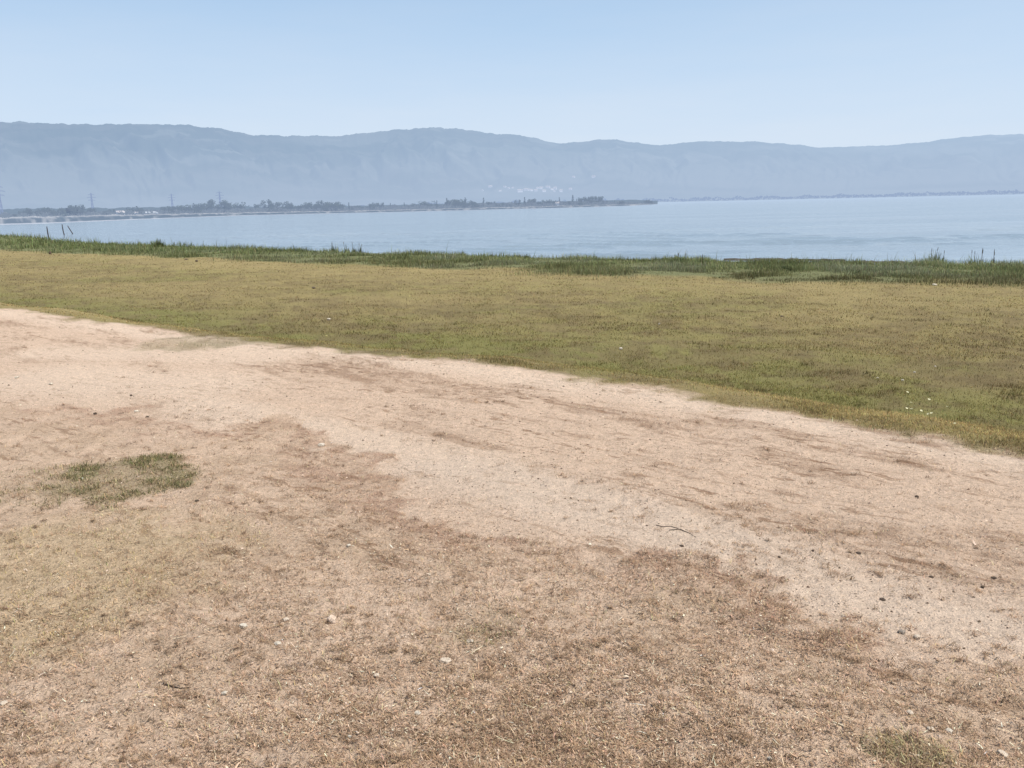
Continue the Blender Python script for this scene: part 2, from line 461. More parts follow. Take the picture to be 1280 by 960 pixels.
def build_litter():
    n = 900000
    x, y, r = sample(n, 1.5, 16)
    s = sdist(EDGE, x, y)
    k = s < .05; x, y, r, s = x[k], y[k], r[k], s[k]
    m = masks(x, y, s, s)
    clump = sst(.36, .62, fbm(x, y, 14, 3, 71)); cl2 = fbm(x, y, 1.6, 3, 72)
    dens = m['verge']*(.16+.62*clump)*(.45+.9*sst(.35, .65, cl2))+m['border']*.5
    keep = (1-m['pale']*.9)*(1-m['grey']*.75)
    dens = np.maximum(dens, (1-m['verge'])*(.04+keep*(m['patch']*.55*clump+m['patch2']*.6*sst(.3, .6, clump)+.16*sst(.55, .7, fbm(x, y, 5, 4, 73)))))
    dens = np.clip(dens+m['tuft']*.15, 0, 1)
    k = rng.random(len(x)) < dens*.60
    x, y, r, s = x[k], y[k], r[k], s[k]; m = {a: b[k] for a, b in m.items()}
    z, _, _ = land(x, y)
    n = len(x)
    base = mix(np.broadcast_to(np.array([.44, .295, .188]), (n, 3)), C_RED*1.0, np.clip(m['border']*.7, 0, 1))
    base = mix(base, C_STRAW*1.0, m['yellow']*.5)
    base = mix(base, np.array([.19, .17, .08]), m['tuft']*.4)
    pick = rng.random(n)
    base = np.where((pick < .15)[:, None], np.array([.68, .53, .38]), base)
    base = np.where((pick > .74)[:, None], np.array([.15, .098, .06]), base)
    col = jitter_col(base, .24, .03)
    sc = np.maximum(1, r/5.0)**.6
    L = np.clip(rng.lognormal(math.log(.0088), .5, n), .004, .04)*sc; W = np.clip(rng.lognormal(math.log(.0019), .5, n), .0009, .009)*sc
    v, f, c = blades(np.stack([x, y, z+.003+rng.random(n)*.004], 1), L, W, rng.uniform(0, 6.283, n), rng.uniform(1.1, 1.56, n), rng.normal(.05, .4, n), col)
    tag(np_obj('leaf_litter', v, f, LIT, c), 'dry brown grass scraps and leaf litter strewn over the ground', 'leaf litter', kind='stuff')
    nc = 11000; cx, cy, cr = sample(nc, 1.7, 10)
    cs = sdist(EDGE, cx, cy); cm = masks(cx, cy, cs, cs)
    k = (rng.random(nc) < cm['verge']*(.45+.45*sst(.4, .6, fbm(cx, cy, 2.4, 3, 85)))+cm['border']*.7+(1-cm['verge'])*(cm['patch']*.8+cm['patch2']*.7+.06)) & (cs < -.1)
    cx, cy, cr = cx[k], cy[k], cr[k]
    cnt = rng.integers(5, 34, len(cx)); idx = np.repeat(np.arange(len(cx)), cnt); n = len(idx)
    sp = np.repeat(rng.lognormal(math.log(.013), .55, len(cx)), cnt)
    x = cx[idx]+rng.normal(0, 1, n)*sp*1.4; y = cy[idx]+rng.normal(0, 1, n)*sp
    z, s_, _ = land(x, y)
    tone = np.repeat(rng.uniform(.45, 1.15, len(cx)), cnt)[:, None]
    col = jitter_col(np.array([.40, .265, .165])*tone, .25, .03)
    v, f, c = blades(np.stack([x, y, z+.001+rng.random(n)*.006], 1), rng.uniform(.006, .024, n), rng.uniform(.0011, .0028, n)*np.maximum(1, cr[idx]/4)**.6, rng.uniform(0, 6.283, n), rng.uniform(.7, 1.5, n), rng.normal(.2, .5, n), col)
    tag(np_obj('matted_straw', v, f, LIT, c), 'small matted knots of dead roots and straw on the ground', 'dead straw', kind='stuff')
    n = 1500; x, y, r = sample(n, 1.7, 8); s = sdist(EDGE, x, y); m = masks(x, y, s, s)
    k = rng.random(n) < m['verge']*.9; x, y, r = x[k], y[k], r[k]; n = len(x); z, _, _ = land(x, y)
    col = jitter_col(np.broadcast_to(np.array([.52, .40, .26]), (n, 3)).copy(), .3, .03)
    v, f, c = blades(np.stack([x, y, z+.006], 1), rng.uniform(.025, .07, n), rng.uniform(.001, .0022, n), rng.uniform(0, 6.283, n), rng.uniform(1.4, 1.58, n), rng.normal(0, .1, n), col)
    tag(np_obj('fallen_stems', v, f, LIT, c), 'thin pale fallen grass stems lying in the litter', 'straw', kind='stuff')
    # the green ring and the little green patch at the bottom right: rooted low grass
    rr = np.concatenate([rng.uniform(3.6, 6.4, 90000), rng.uniform(1.9, 2.5, 20000)]); aa = np.radians(np.concatenate([rng.uniform(-34, -17, 90000), rng.uniform(12, 26, 20000)]))
    x = rr*np.sin(aa); y = rr*np.cos(aa); s = sdist(EDGE, x, y); m = masks(x, y, s, s)
    cl = sst(.40, .58, fbm(x, y, 9, 4, 84, .6))
    k = rng.random(len(x)) < m['tuft']*(.3+.7*cl); x, y, cl = x[k], y[k], cl[k]; n = len(x); z, _, _ = land(x, y)
    base = mix(np.broadcast_to(np.array([.175, .165, .075]), (n, 3)), np.array([.36, .275, .155]), (rng.random(n) < .45)*1.)
    col = jitter_col(base, .28, .06)
    v, f, c = blades(np.stack([x, y, z-.002], 1), rng.uniform(.010, .028, n)*(.6+.8*cl), rng.uniform(.002, .0045, n), rng.uniform(0, 6.283, n), rng.uniform(.2, 1.3, n), rng.uniform(.1, .8, n), col*.85, col*1.15)
    tag(np_obj('green_turf_patch', v, f, GRS, c), 'low patch of green grass rooted in the bare ground', 'grass', kind='stuff')
    # short withered grass standing on the verge, straw on the left, green in the ring
    n = 330000
    x, y, r = sample(n, 1.5, 16)
    s = sdist(EDGE, x, y); m = masks(x, y, s, s)
    cl = sst(.40, .6, fbm(x, y, 7, 3, 81))
    dens = m['verge']*.10*cl+m['yellow']*.30*(.3+cl)+m['tuft']*.85*(.25+cl)+m['greenbit']*.2*cl+m['border']*.06+(1-m['verge'])*m['patch']*.12*(1-m['pale'])
    k = (rng.random(n) < dens) & (s < .05)
    x, y, r, s = x[k], y[k], r[k], s[k]; m = {a: b[k] for a, b in m.items()}
    z, _, _ = land(x, y); n = len(x)
    base = mix(np.broadcast_to(C_STRAW, (n, 3)), C_DRY, (1-m['yellow'])*.6)
    base = base*1.15
    gn = np.clip(np.maximum(m['tuft']*(.45+.55*sst(.35, .6, fbm(x, y, 3, 3, 83)))*1.15, m['greenbit']*.7), 0, 1)
    base = mix(base, np.array([.155, .16, .06]), gn)
    col = jitter_col(base, .25)
    L = rng.uniform(.012, .032, n)*(1+.55*m['tuft']); W = rng.uniform(.0014, .003, n)*np.maximum(1, r/4)**.6
    v, f, c = blades(np.stack([x, y, z-.002], 1), L, W, rng.uniform(0, 6.283, n), rng.uniform(.1, 1.0, n), rng.uniform(.1, .9, n), col, col*1.2)
    tag(np_obj('withered_grass', v, f, GRS, c), 'short withered grass in thin tufts on the dry ground', 'dry grass', kind='stuff')
build_litter()

def build_gravel():
    n = 130000
    x, y, r = sample(n, 1.6, 15)
    s = sdist(EDGE, x, y); m = masks(x, y, s, s)
    dens = np.clip(.14+(1-m['verge'])*(.25+.5*m['grey']+.6*sst(.5, .65, fbm(x, y, 1.5, 3, 86)))+m['lip']*.2, 0, 1)
    k = (rng.random(n) < dens*.55) & (s < .1)
    x, y, r = x[k], y[k], r[k]; n = len(x)
    z, _, _ = land(x, y)
    # little five sided chips
    S = np.clip(rng.lognormal(math.log(.0034), .5, n), .0012, .0085)*np.maximum(1, r/4)**.55
    ang = rng.uniform(0, 6.283, n)[:, None]+np.arange(5)[None, :]*1.2566+rng.uniform(-.3, .3, (n, 5))
    rad = S[:, None]*rng.uniform(.7, 1.25, (n, 5))
    ring = np.stack([x[:, None]+np.cos(ang)*rad, y[:, None]+np.sin(ang)*rad, np.broadcast_to(z[:, None]-.001, (n, 5))], -1)
    top = np.stack([x+rng.normal(0, .2, n)*S, y+rng.normal(0, .2, n)*S, z+S*rng.uniform(.3, .7, n)], 1)
    v = np.concatenate([ring, top[:, None]], 1).reshape(-1, 3)
    k = np.arange(n)[:, None, None]*6
    f = (k+np.array([[0, 1, 5], [1, 2, 5], [2, 3, 5], [3, 4, 5], [4, 0, 5]])[None]).reshape(-1, 3)
    pick = rng.random(n)
    base = np.where((pick < .42)[:, None], np.array([.58, .44, .33]), np.where((pick < .68)[:, None], np.array([.13, .09, .063]), np.array([.33, .25, .19])))
    c = np.repeat(jitter_col(base, .2, .02), 6, 0)
    tag(np_obj('gravel', v, f, LIT, c), 'fine gravel and crumbs scattered over the bare track', 'gravel', kind='stuff')
build_gravel()

def build_meadow_grass():
    n = 700000
    x, y, r = sample(n, 5.5, 150)
    s = sdist(EDGE, x, y); q = sdist(SHORE, x, y)
    k = (s > -.5) & (q < -.5); x, y, r, s, q = x[k], y[k], r[k], s[k], q[k]
    b = sdist(BAND, x, y)
    mf = fbm(x, y, 1.1, 4, 91, .6)
    k = rng.random(len(x)) < (.28+.72*sst(.38, .6, mf))*np.where(s < .5, sst(-.10, .35, s+(fbm(x, y, 1.6, 5, 60, .62)-.5)*.9), 1)
    x, y, r, s, q, b = x[k], y[k], r[k], s[k], q[k], b[k]; n = len(x)
    z, _, _ = land(x, y)
    c0, m, e, _ = paint(x, y, s, q); c0 = c0[:, :3]
    pick = rng.random(n)
    c0 = np.where((pick < .22)[:, None], c0*np.array([1.3, 1.22, 1.2]), c0)
    c0 = np.where((pick > .84)[:, None], c0*.5, c0)
    c0 = c0*1.0
    col = jitter_col(c0, .2)
    tf = sst(.60, .68, fbm(x, y, 2.6, 4, 93, .6)); col = col*(1-.28*tf)[:, None]
    lip = np.exp(-((s-.6)/.9)**2); col = col*(1+.25*lip)[:, None]
    L = rng.uniform(.018, .05, n)*(1-.3*lip+.35*tf)*np.maximum(1, r/25)**.3; W = np.maximum(.003, r*.00042)*rng.uniform(.6, 1.5, n)
    v, f, c = blades(np.stack([x, y, z-.004], 1), L, W, rng.uniform(0, 6.283, n), rng.uniform(.1, 1.1, n), rng.uniform(.1, .8, n), col*.9, col*1.1)
    tag(np_obj('meadow_grass', v, f, GRS, c), 'short yellow-green grass covering the meadow below the track', 'grass', kind='stuff')
build_meadow_grass()

def build_shore_veg():
    n = 700000
    x, y, r = sample(n, 22, 165)
    s = sdist(EDGE, x, y); q = sdist(SHORE, x, y); b = sdist(BAND, x, y)
    cl = fbm(x, y, .55, 4, 101, .55); big = fbm(x, y, .12, 3, 102)
    depth = b+(fbm(x, y, .35, 4, 58)-.5)*7
    dens = sst(-2, 3, depth)*sst(.34, .52, cl+.10*sst(-6, -1, q)+.05*sst(0, 10, b))
    dens *= sst(.06, -.35, q+(vnoise(x*.8, y*.8, 5)-.5)*.9)
    sandy = bare_gap(x, y)
    dens *= (1-sandy)
    k = rng.random(n) < dens; x, y, r, s, q, b, cl = x[k], y[k], r[k], s[k], q[k], b[k], cl[k]; n = len(x)
    z, _, _ = land(x, y)
    tone = fbm(x, y, .3, 4, 103)
    base = mix(np.broadcast_to(C_VEG*1.3, (n, 3)), C_GREY_G, sst(.5, .66, tone)*.7)
    base = mix(base, C_VEGD, sst(.50, .36, tone)*.7)
    base = mix(base, np.array([.15, .13, .06]), np.exp(-((b-1)/2.5)**2)*.5)
    base = mix(base, np.array([.105, .085, .045]), np.exp(-((b-.6)/1.3)**2)*sst(4, 8, x)*.75)
    left = sst(-8, -30, x)
    base = mix(base, np.array([.15, .175, .07]), left*.6)
    col = jitter_col(base, .28)
    hump = sst(.42, .66, cl)
    far = np.maximum(1, r/42)
    L = rng.uniform(.05, .17, n)*(.55+1.1*hump)*far**.4*(1+.35*sst(-5, -1, q))*(1+.3*left)*1.1; W = np.maximum(.006, r*.00034)*rng.uniform(.6, 1.5, n)
    tall = rng.random(n) < .015+.05*sst(.5, .62, fbm(x, y, .5, 3, 104))
    L = np.where(tall, L*rng.uniform(1.5, 2.5, n), L)
    v, f, c = blades(np.stack([x, y, z-.01], 1), L, W, rng.uniform(0, 6.283, n), rng.uniform(.0, .5, n), rng.uniform(.0, .7, n), col*.85, col*1.25)
    tag(np_obj('shore_vegetation', v, f, GRS, c), 'band of rough green marsh grass and weeds along the lake shore', 'vegetation', kind='stuff')
build_shore_veg()

# ------------------------------------------------------------------ water
SPIT_PX = [(-500, 287), (-150, 283), (0, 281), (60, 279.3), (130, 276.2), (200, 273.3), (300, 269.6), (400, 267.2), (500, 265), (600, 262.4), (700, 260), (790, 257.2), (822, 255.2)]
SPIT = []
for px, py in SPIT_PX:
    p = at_z(px, py, WZ); SPIT.append((math.atan2(p[0], p[1]), math.hypot(p[0], p[1])))
SPIT = np.array(SPIT)
SPIT_END = SPIT[-1, 0]
FAR_R = 3000.
def build_water():
    az = np.radians(np.concatenate([np.linspace(-85, -36, 40)[:-1], np.linspace(-36, 40, 420), np.linspace(40, 85, 40)[1:]]))
    r = np.concatenate([1/np.linspace(1/20, 1/160, 420), np.geomspace(162, 4200, 80)])
    A, R = np.meshgrid(az, r); X = R*np.sin(A); Y = R*np.cos(A)
    q = sdist(SHORE, X.ravel(), Y.ravel()).reshape(X.shape)
    # low wavelets rolling in along the shore
    ph = q*1.0+(fbm(X, Y, .09, 3, 111)-.5)*9
    amp = sst(.40, .58, fbm(X*.5, Y, .16, 3, 112))*sst(.2, 2, q)*sst(90, 8, q)
    crest = np.maximum(0, np.sin(ph*1.5))**4
    Z = WZ+crest*amp*(.13+.05*sst(0, 14, X))
    v = np.stack([X.ravel(), Y.ravel(), Z.ravel()], 1)
    nr, na = X.shape
    i = np.arange(nr-1)[:, None]; j = np.arange(na-1)[None, :]
    f = np.stack([i*na+j, i*na+j+1, (i+1)*na+j+1, (i+1)*na+j], -1).reshape(-1, 4)[:, ::-1]
    k = q.ravel()[f].max(1) > -1.5
    ff = f[k]; u, inv = np.unique(ff, return_inverse=True)
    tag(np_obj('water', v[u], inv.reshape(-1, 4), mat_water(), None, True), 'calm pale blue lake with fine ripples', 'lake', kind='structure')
build_water()

# low bars of wet dark mud where the bank meets the lake on the right
def mud_bar(pts, wid, nm):
    P = np.array([at_z(a, b, WZ) for a, b in pts]); n = 60; t = np.linspace(0, 1, n)
    cx = np.interp(t*(len(P)-1), np.arange(len(P)), P[:, 0]); cy = np.interp(t*(len(P)-1), np.arange(len(P)), P[:, 1])
    prof = np.array([-1, -.6, 0, .6, 1.]); hh = np.array([-.05, .05, .09, .05, -.05])
    w_ = wid*np.sin(np.pi*np.clip(t, .02, .98))**.5*(.6+.8*vnoise(t*14, t*0, 7))
    v = np.stack([np.repeat(cx, 5), (cy[:, None]+prof[None]*w_[:, None]).ravel(), WZ+(hh[None]*(.7+.6*vnoise(t*20, t*0, 8))[:, None]).ravel()], 1)
    i = np.arange(n-1)[:, None]; j = np.arange(4)[None]
    f = np.stack([i*5+j, (i+1)*5+j, (i+1)*5+j+1, i*5+j+1], -1).reshape(-1, 4)
    tag(np_obj(nm, v, f, mat_simple('wet_mud', (.075, .065, .05), .6, 6, .3, .02), None, True), 'thin dark bar of wet mud along the water edge at right', 'mud bank', kind='structure')
mud_bar([(905, 325.5), (950, 325), (1000, 325.3), (1056, 326.5)], .55, 'mud_bank')
mud_bar([(1052, 329), (1080, 328), (1130, 329)], .5, 'mud_bank')

# ------------------------------------------------------------------ far shore and mountains
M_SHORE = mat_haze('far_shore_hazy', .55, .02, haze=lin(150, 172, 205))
M_MTN = None
def spit_r(a):
    return np.interp(a, SPIT[:, 0], SPIT[:, 1])
def bank_up(a): return 1.6+(.8-1.6)*sst(-.5, -.12, a)
def build_far_shore():
    az = np.radians(np.concatenate([np.linspace(-80, -36, 30)[:-1], np.linspace(-36, math.degrees(SPIT_END), 420)]))
    d = np.array([-6, 0, 3, 6, 12, 20, 30, 45, 70, 110, 180, 320, 600, 1100, 1900, 2700])
    hz = np.array([-.6, 0, .12, .25, .75, 1.1, 1.45, 1.6, 1.6, 1.6, 1.8, 2, 3, 6, 10, 14])
    A, D = np.meshgrid(az, d)
    R0_ = spit_r(A)
    taper = sst(SPIT_END, SPIT_END-.035, A)
    R = R0_+D*np.where(D > 0, .25+.75*taper, 1)+(fbm(A*300, D*0, 1, 3, 121)-.5)*6*(D >= 0)
    Z = WZ+np.interp(D, d, hz)*(.35+.65*taper)*(.8+.4*fbm(A*160, D*.03, 1, 3, 122))*bank_up(A)
    n = fbm(A*220, D*.05, 1, 4, 123)
    pale = np.array([.46, .43, .38]); dark = np.array([.05, .06, .05]); grn = np.array([.09, .11, .10])
    c = np.broadcast_to(grn, A.shape+(3,)).copy()
    c = np.where((D <= 3.5)[..., None], np.array([.5, .49, .47]), c)
    c = np.where(((D > 4) & (D <= 20))[..., None], mix(np.broadcast_to(dark, A.shape+(3,)), pale, sst(.52, .7, n)*.6), c)
    c = np.where(((D > 20) & (D < 60))[..., None], mix(np.broadcast_to(pale, A.shape+(3,)), dark, sst(.55, .75, n)*.7), c)
    v = np.stack([(R*np.sin(A)).ravel(), (R*np.cos(A)).ravel(), Z.ravel()], 1)
    nr, na = A.shape
    i = np.arange(nr-1)[:, None]; j = np.arange(na-1)[None, :]
    f = np.stack([i*na+j, i*na+j+1, (i+1)*na+j+1, (i+1)*na+j], -1).reshape(-1, 4)[:, ::-1]
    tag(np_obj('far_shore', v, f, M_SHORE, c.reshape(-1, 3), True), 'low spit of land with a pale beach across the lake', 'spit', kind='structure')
build_far_shore()

RIDGE_PX = [(-400, 172), (-250, 160), (-100, 156), (0, 152), (40, 152), (80, 154), (130, 155.5), (165, 154.5), (200, 155), (240, 156.5), (275, 160.5), (310, 167.5), (350, 169), (425, 170), (460, 166), (490, 162), (525, 160), (550, 159), (570, 161), (600, 165), (655, 169.5), (690, 178), (700, 179.5), (725, 177), (750, 174), (770, 174), (800, 178), (825, 182), (850, 178.5), (870, 176.5), (940, 176.5), (1000, 180), (1020, 184), (1060, 183), (1100, 182), (1150, 178), (1190, 172), (1240, 168), (1280, 167), (1400, 163), (1550, 172), (1750, 180)]
RAE = np.array([azel(*p) for p in RIDGE_PX])
R_RIDGE = 8200.
def build_mountains():
    az = np.concatenate([np.radians(np.linspace(-85, -38, 50))[:-1], np.radians(np.linspace(-38, 40, 900)), np.radians(np.linspace(40, 85, 50))[1:]])
    t = np.concatenate([np.linspace(0, 1, 70), [1.08, 1.25]])
    A, T = np.meshgrid(az, t)
    el = np.interp(A, RAE[:, 0], RAE[:, 1])
    H = R_RIDGE*np.tan(el)*(1+(fbm(A*90, A*0, 1, 3, 130)-.5)*.03+(fbm(A*500, A*0, 1, 2, 131)-.5)*.012)
    r0 = FAR_R-150
    R = r0+(R_RIDGE-r0)*T
    X = R*np.sin(A); Y = R*np.cos(A)
    rid = 1-np.abs(fbm(A*30+T*2.2+(fbm(A*14, T*2, 1, 3, 139)-.5)*3, T*1.9, 1, 5, 132)*2-1)*1.3     # spurs and gullies running downhill
    rid2 = fbm(A*60, T*5, 1, 4, 133)
    g = .05*T+.95*np.clip(T, 0, 1)**1.45
    Z = H*(g+np.clip(T*(1-T)*4, 0, 1)*((rid-.7)*.19+(rid2-.5)*.08)*np.minimum(T*2, 1))
    Z = np.where(T > 1, H*(1-(T-1)*1.2), Z)
    Z = np.maximum(Z, T*20)+WZ-.8+np.minimum(T*60, 1)*1.6
    n = fbm(X, Y, 1/260, 5, 135, .6)
    forest = np.array([.10, .115, .085]); scrub = np.array([.16, .16, .125]); field = np.array([.29, .29, .24])
    c = mix(np.broadcast_to(forest, A.shape+(3,)), scrub, sst(.46, .62, n))
    c = mix(c, field, sst(.5, .62, fbm(X, Y, 1/420, 3, 136))*sst(.45, .1, T)*.4)
    c = mix(c, field*1.2, sst(.68, .74, fbm(X, Y, 1/300, 4, 137))*sst(.3, .6, T)*.5)
    c = mix(c, field, sst(.50, .68, fbm(X, Y, 1/1300, 4, 138))*.55)
    v = np.stack([X.ravel(), Y.ravel(), Z.ravel()], 1)
    nr, na = A.shape
    i = np.arange(nr-1)[:, None]; j = np.arange(na-1)[None, :]
    f = np.stack([i*na+j, i*na+j+1, (i+1)*na+j+1, (i+1)*na+j], -1).reshape(-1, 4)[:, ::-1]
    # material: haze painted as emission, stronger towards the valley floor and far right
    m, nt, out = new_mat('mountain_in_haze')
    at = N(nt, 'ShaderNodeAttribute'); at.attribute_name = 'Col'
    d = N(nt, 'ShaderNodeBsdfDiffuse'); nt.links.new(at.outputs['Color'], d.inputs[0])
    geo = N(nt, 'ShaderNodeNewGeometry'); sp = N(nt, 'ShaderNodeSeparateXYZ'); nt.links.new(geo.outputs['Position'], sp.inputs[0])
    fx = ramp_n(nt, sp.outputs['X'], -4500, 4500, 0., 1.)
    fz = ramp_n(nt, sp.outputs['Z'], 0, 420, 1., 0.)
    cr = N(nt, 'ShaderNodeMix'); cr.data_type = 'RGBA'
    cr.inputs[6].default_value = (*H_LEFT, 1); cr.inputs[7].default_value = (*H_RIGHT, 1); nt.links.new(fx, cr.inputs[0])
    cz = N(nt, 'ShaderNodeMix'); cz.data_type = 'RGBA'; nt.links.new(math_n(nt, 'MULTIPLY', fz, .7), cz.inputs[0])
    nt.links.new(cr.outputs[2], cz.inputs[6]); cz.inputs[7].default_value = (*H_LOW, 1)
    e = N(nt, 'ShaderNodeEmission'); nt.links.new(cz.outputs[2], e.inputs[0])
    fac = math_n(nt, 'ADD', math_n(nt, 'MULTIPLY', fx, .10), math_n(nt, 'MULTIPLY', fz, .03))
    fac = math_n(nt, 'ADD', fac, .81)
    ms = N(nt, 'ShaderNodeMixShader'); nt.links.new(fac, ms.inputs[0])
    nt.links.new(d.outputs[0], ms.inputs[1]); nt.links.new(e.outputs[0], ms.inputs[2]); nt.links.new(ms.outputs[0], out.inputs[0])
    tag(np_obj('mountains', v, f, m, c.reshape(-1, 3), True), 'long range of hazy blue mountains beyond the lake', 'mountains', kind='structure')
    return A, R, Z
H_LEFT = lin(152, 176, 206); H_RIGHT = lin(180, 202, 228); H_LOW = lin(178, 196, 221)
MTN = build_mountains()
def mtn_hit(px, py):
    d = ray(px, py); a = math.atan2(d[0], d[1]); k = np.argmin(np.abs(MTN[0][0]-a))
    rr = MTN[1][:, k]; zz = MTN[2][:, k]; h = math.hypot(d[0], d[1])
    zr = CH+d[2]/h*rr
    i = int(np.argmax(zz > zr)); i = max(i, 1)
    return Vector((rr[i]*math.sin(a), rr[i]*math.cos(a), zz[i])), rr[i]

# ------------------------------------------------------------------ trees on the spit
def leaf_cloud(centers, radii, n, size, flat=1.0):
    """leaf-clump quads through the lobes of a crown"""
    w = np.array([r[0]*r[1]*r[2] for r in radii]); w = w/w.sum()
    idx = rng.choice(len(centers), n, p=w)
    d = rng.normal(size=(n, 3)); d /= np.linalg.norm(d, axis=1)[:, None]
    u = rng.random(n)**.45
    p = np.array(centers)[idx]+d*np.array(radii)[idx]*u[:, None]
    a = rng.normal(size=(n, 3)); a /= np.linalg.norm(a, axis=1)[:, None]
    b = np.cross(a, rng.normal(size=(n, 3))); b /= np.linalg.norm(b, axis=1)[:, None]
    s = (size*rng.uniform(.5, 1.3, n))[:, None]
    v = np.stack([p-a*s-b*s*.5, p+a*s-b*s*.6, p+a*s*.8+b*s*.6, p-a*s*.7+b*s*.5], 1).reshape(-1, 3)
    f = np.arange(4*n).reshape(-1, 4)
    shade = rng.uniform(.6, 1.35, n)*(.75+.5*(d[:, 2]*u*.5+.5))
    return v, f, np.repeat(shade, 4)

def tube(p0, p1, r0, r1, k=6):
    p0 = np.array(p0, float); p1 = np.array(p1, float); d = p1-p0; d = d/np.linalg.norm(d)
    a = np.cross(d, [0, 0, 1.]) if abs(d[2]) < .9 else np.cross(d, [1., 0, 0]); a /= np.linalg.norm(a); b = np.cross(d, a)
    t = np.arange(k)*2*math.pi/k
    ring = np.cos(t)[:, None]*a+np.sin(t)[:, None]*b
    v = np.vstack([p0+ring*r0, p1+ring*r1])
    f = np.array([[i, (i+1) % k, k+(i+1) % k, k+i] for i in range(k)])
    return v, f

def join(parts):
    vs, fs, n = [], [], 0
    for v, f in parts:
        vs.append(v); fs.append(f+n); n += len(v)
    return np.vstack(vs), np.vstack(fs)

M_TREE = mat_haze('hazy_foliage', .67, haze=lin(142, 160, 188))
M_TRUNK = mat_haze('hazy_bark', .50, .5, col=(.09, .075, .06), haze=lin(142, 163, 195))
TREES = {}
def tree_proto(kind, variant):
    """unit-high crown and trunk meshes"""
    g = np.array([.075, .095, .04])
    if kind == 'round':
        cs = [(rng.uniform(-.25, .25), rng.uniform(-.25, .25), rng.uniform(.38, .74)) for _ in range(7)]; rs = [np.array([.2, .2, .17])*rng.uniform(.7, 1.15) for _ in cs]; n = 420; sz = .038
    elif kind == 'broad':
        cs = [(rng.uniform(-.6, .6), rng.uniform(-.4, .4), rng.uniform(.35, .74)) for _ in range(11)]; rs = [np.array([.24, .24, .20])*rng.uniform(.6, 1.2) for _ in cs]; n = 650; sz = .042
    elif kind == 'poplar':
        cs = [(rng.uniform(-.03, .03), 0, z) for z in np.linspace(.2, .92, 7)]; rs = [np.array([.10, .10, .12])*(1-.6*abs(z-.45)) for z in np.linspace(.2, .95, 7)]; n = 300; sz = .03
    else:                                             # bush
        cs = [(rng.uniform(-.8, .8), rng.uniform(-.5, .5), rng.uniform(.2, .6)) for _ in range(10)]; rs = [np.array([.36, .36, .30])*rng.uniform(.6, 1.2) for _ in cs]; n = 480; sz = .06
    v, f, sh = leaf_cloud(cs, rs, n, sz)
    v[:, 2] = np.maximum(v[:, 2], .02)
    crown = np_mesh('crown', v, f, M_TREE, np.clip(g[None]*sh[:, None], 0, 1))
    limbs = [tube((0, 0, 0), (.02, 0, .45), .025, .014)]
    for c in cs[:5]: limbs.append(tube((.01, 0, .28), c, .012, .004, 5))
    tv, tf = join(limbs)
    return crown, np_mesh('trunk', tv, tf, M_TRUNK)
for kd in ('round', 'broad', 'poplar', 'bush'):
    for q_ in range(3): TREES[kd, q_] = tree_proto(kd, q_)

def far_point(px, depth):
    a, _ = azel(px, 265)
    r = float(spit_r(a))+depth
    return Vector((r*math.sin(a), r*math.cos(a), 0)), r

def spit_ground(depth): return WZ+float(np.interp(depth, [0, 12, 20, 30, 45, 110, 180, 320, 600], [0, .6, .9, 1.2, 1.3, 1.3, 1.4, 1.5, 2.3]))-.15

def plant_tree(px, top_px, kind, depth, label, group, wide=1.):
    """top_px: height of the crown above the beach line in picture pixels"""
    p, r = far_point(px, depth)
    p.z = WZ+(spit_ground(depth)-WZ)*float(bank_up(math.atan2(p.x, p.y)))
    h = max(top_px, 2)*1.02*r/FPX
    k = (kind, random.randrange(3))
    name = {'round': 'tree', 'broad': 'tree', 'poplar': 'poplar_tree', 'bush': 'bush'}[kind]
    root = link(bpy.data.objects.new(name, None)); root.location = p; root.rotation_euler.z = random.uniform(0, 6.28)
    root.empty_display_size = .5
    root.scale = (h*wide, h*wide, h)
    c = link(bpy.data.objects.new('crown', TREES[k][0]), root)
    t = link(bpy.data.objects.new('trunk', TREES[k][1]), root)
    tag(root, label, {'round': 'tree', 'broad': 'tree', 'poplar': 'tree', 'bush': 'bush'}[kind], group)
    return root

GT = 'hazy trees along the far spit'
special = [
    (36, 15, 'round', 40, 'round dark tree standing alone left of the chimney house on the spit', 1.1),
    (48, 11, 'round', 45, 'smaller tree just right of the lone round dark tree on the spit', 1.),
    (76, 13, 'bush', 38, 'bush hugging the left wall of the dark chimney house', .9),
    (100, 13, 'round', 44, 'tree close against the right side of the dark chimney house', 1.),
    (335, 17, 'round', 60, 'tallest tree at the left end of the dark flat-topped grove', .9),
    (350, 14, 'broad', 55, 'wide dark tree in the middle of the flat-topped grove', 1.1),
    (364, 15, 'round', 55, 'dark tree at the right end of the flat-topped grove', 1.),
    (401, 15, 'round', 60, 'left tree of the pair of tall rounded trees beyond the beach', .85),
    (411, 15, 'round', 60, 'right tree of the pair of tall rounded trees beyond the beach', .85),
    (582, 13, 'poplar', 70, 'thin dark poplar, tallest spike in the middle of the spit row', 1.),
    (559, 13, 'poplar', 75, 'slim poplar some way left of the tallest dark poplar', 1.),
    (656, 12, 'poplar', 75, 'slender poplar standing in front of the white hillside village', 1.),
    (727, 12, 'round', 65, 'round tree just left of the biggest clump near the tip of the spit', 1.),
    (738, 12, 'broad', 60, 'left half of the biggest tree clump near the tip of the spit', .9),
    (746, 12, 'broad', 60, 'right half of the biggest tree clump near the tip of the spit', .9),
    (716, 13, 'poplar', 70, 'pointed poplar left of the biggest clump near the tip', 1.2),
    (810, 7, 'bush', 25, 'last low bush at the very tip of the spit', .8),
    (777, 6, 'bush', 30, 'long low bush on the thin end of the spit', 1.),
]
for px, h, kd, dp, lb, w in special: plant_tree(px, h, kd, dp, lb, GT, w)
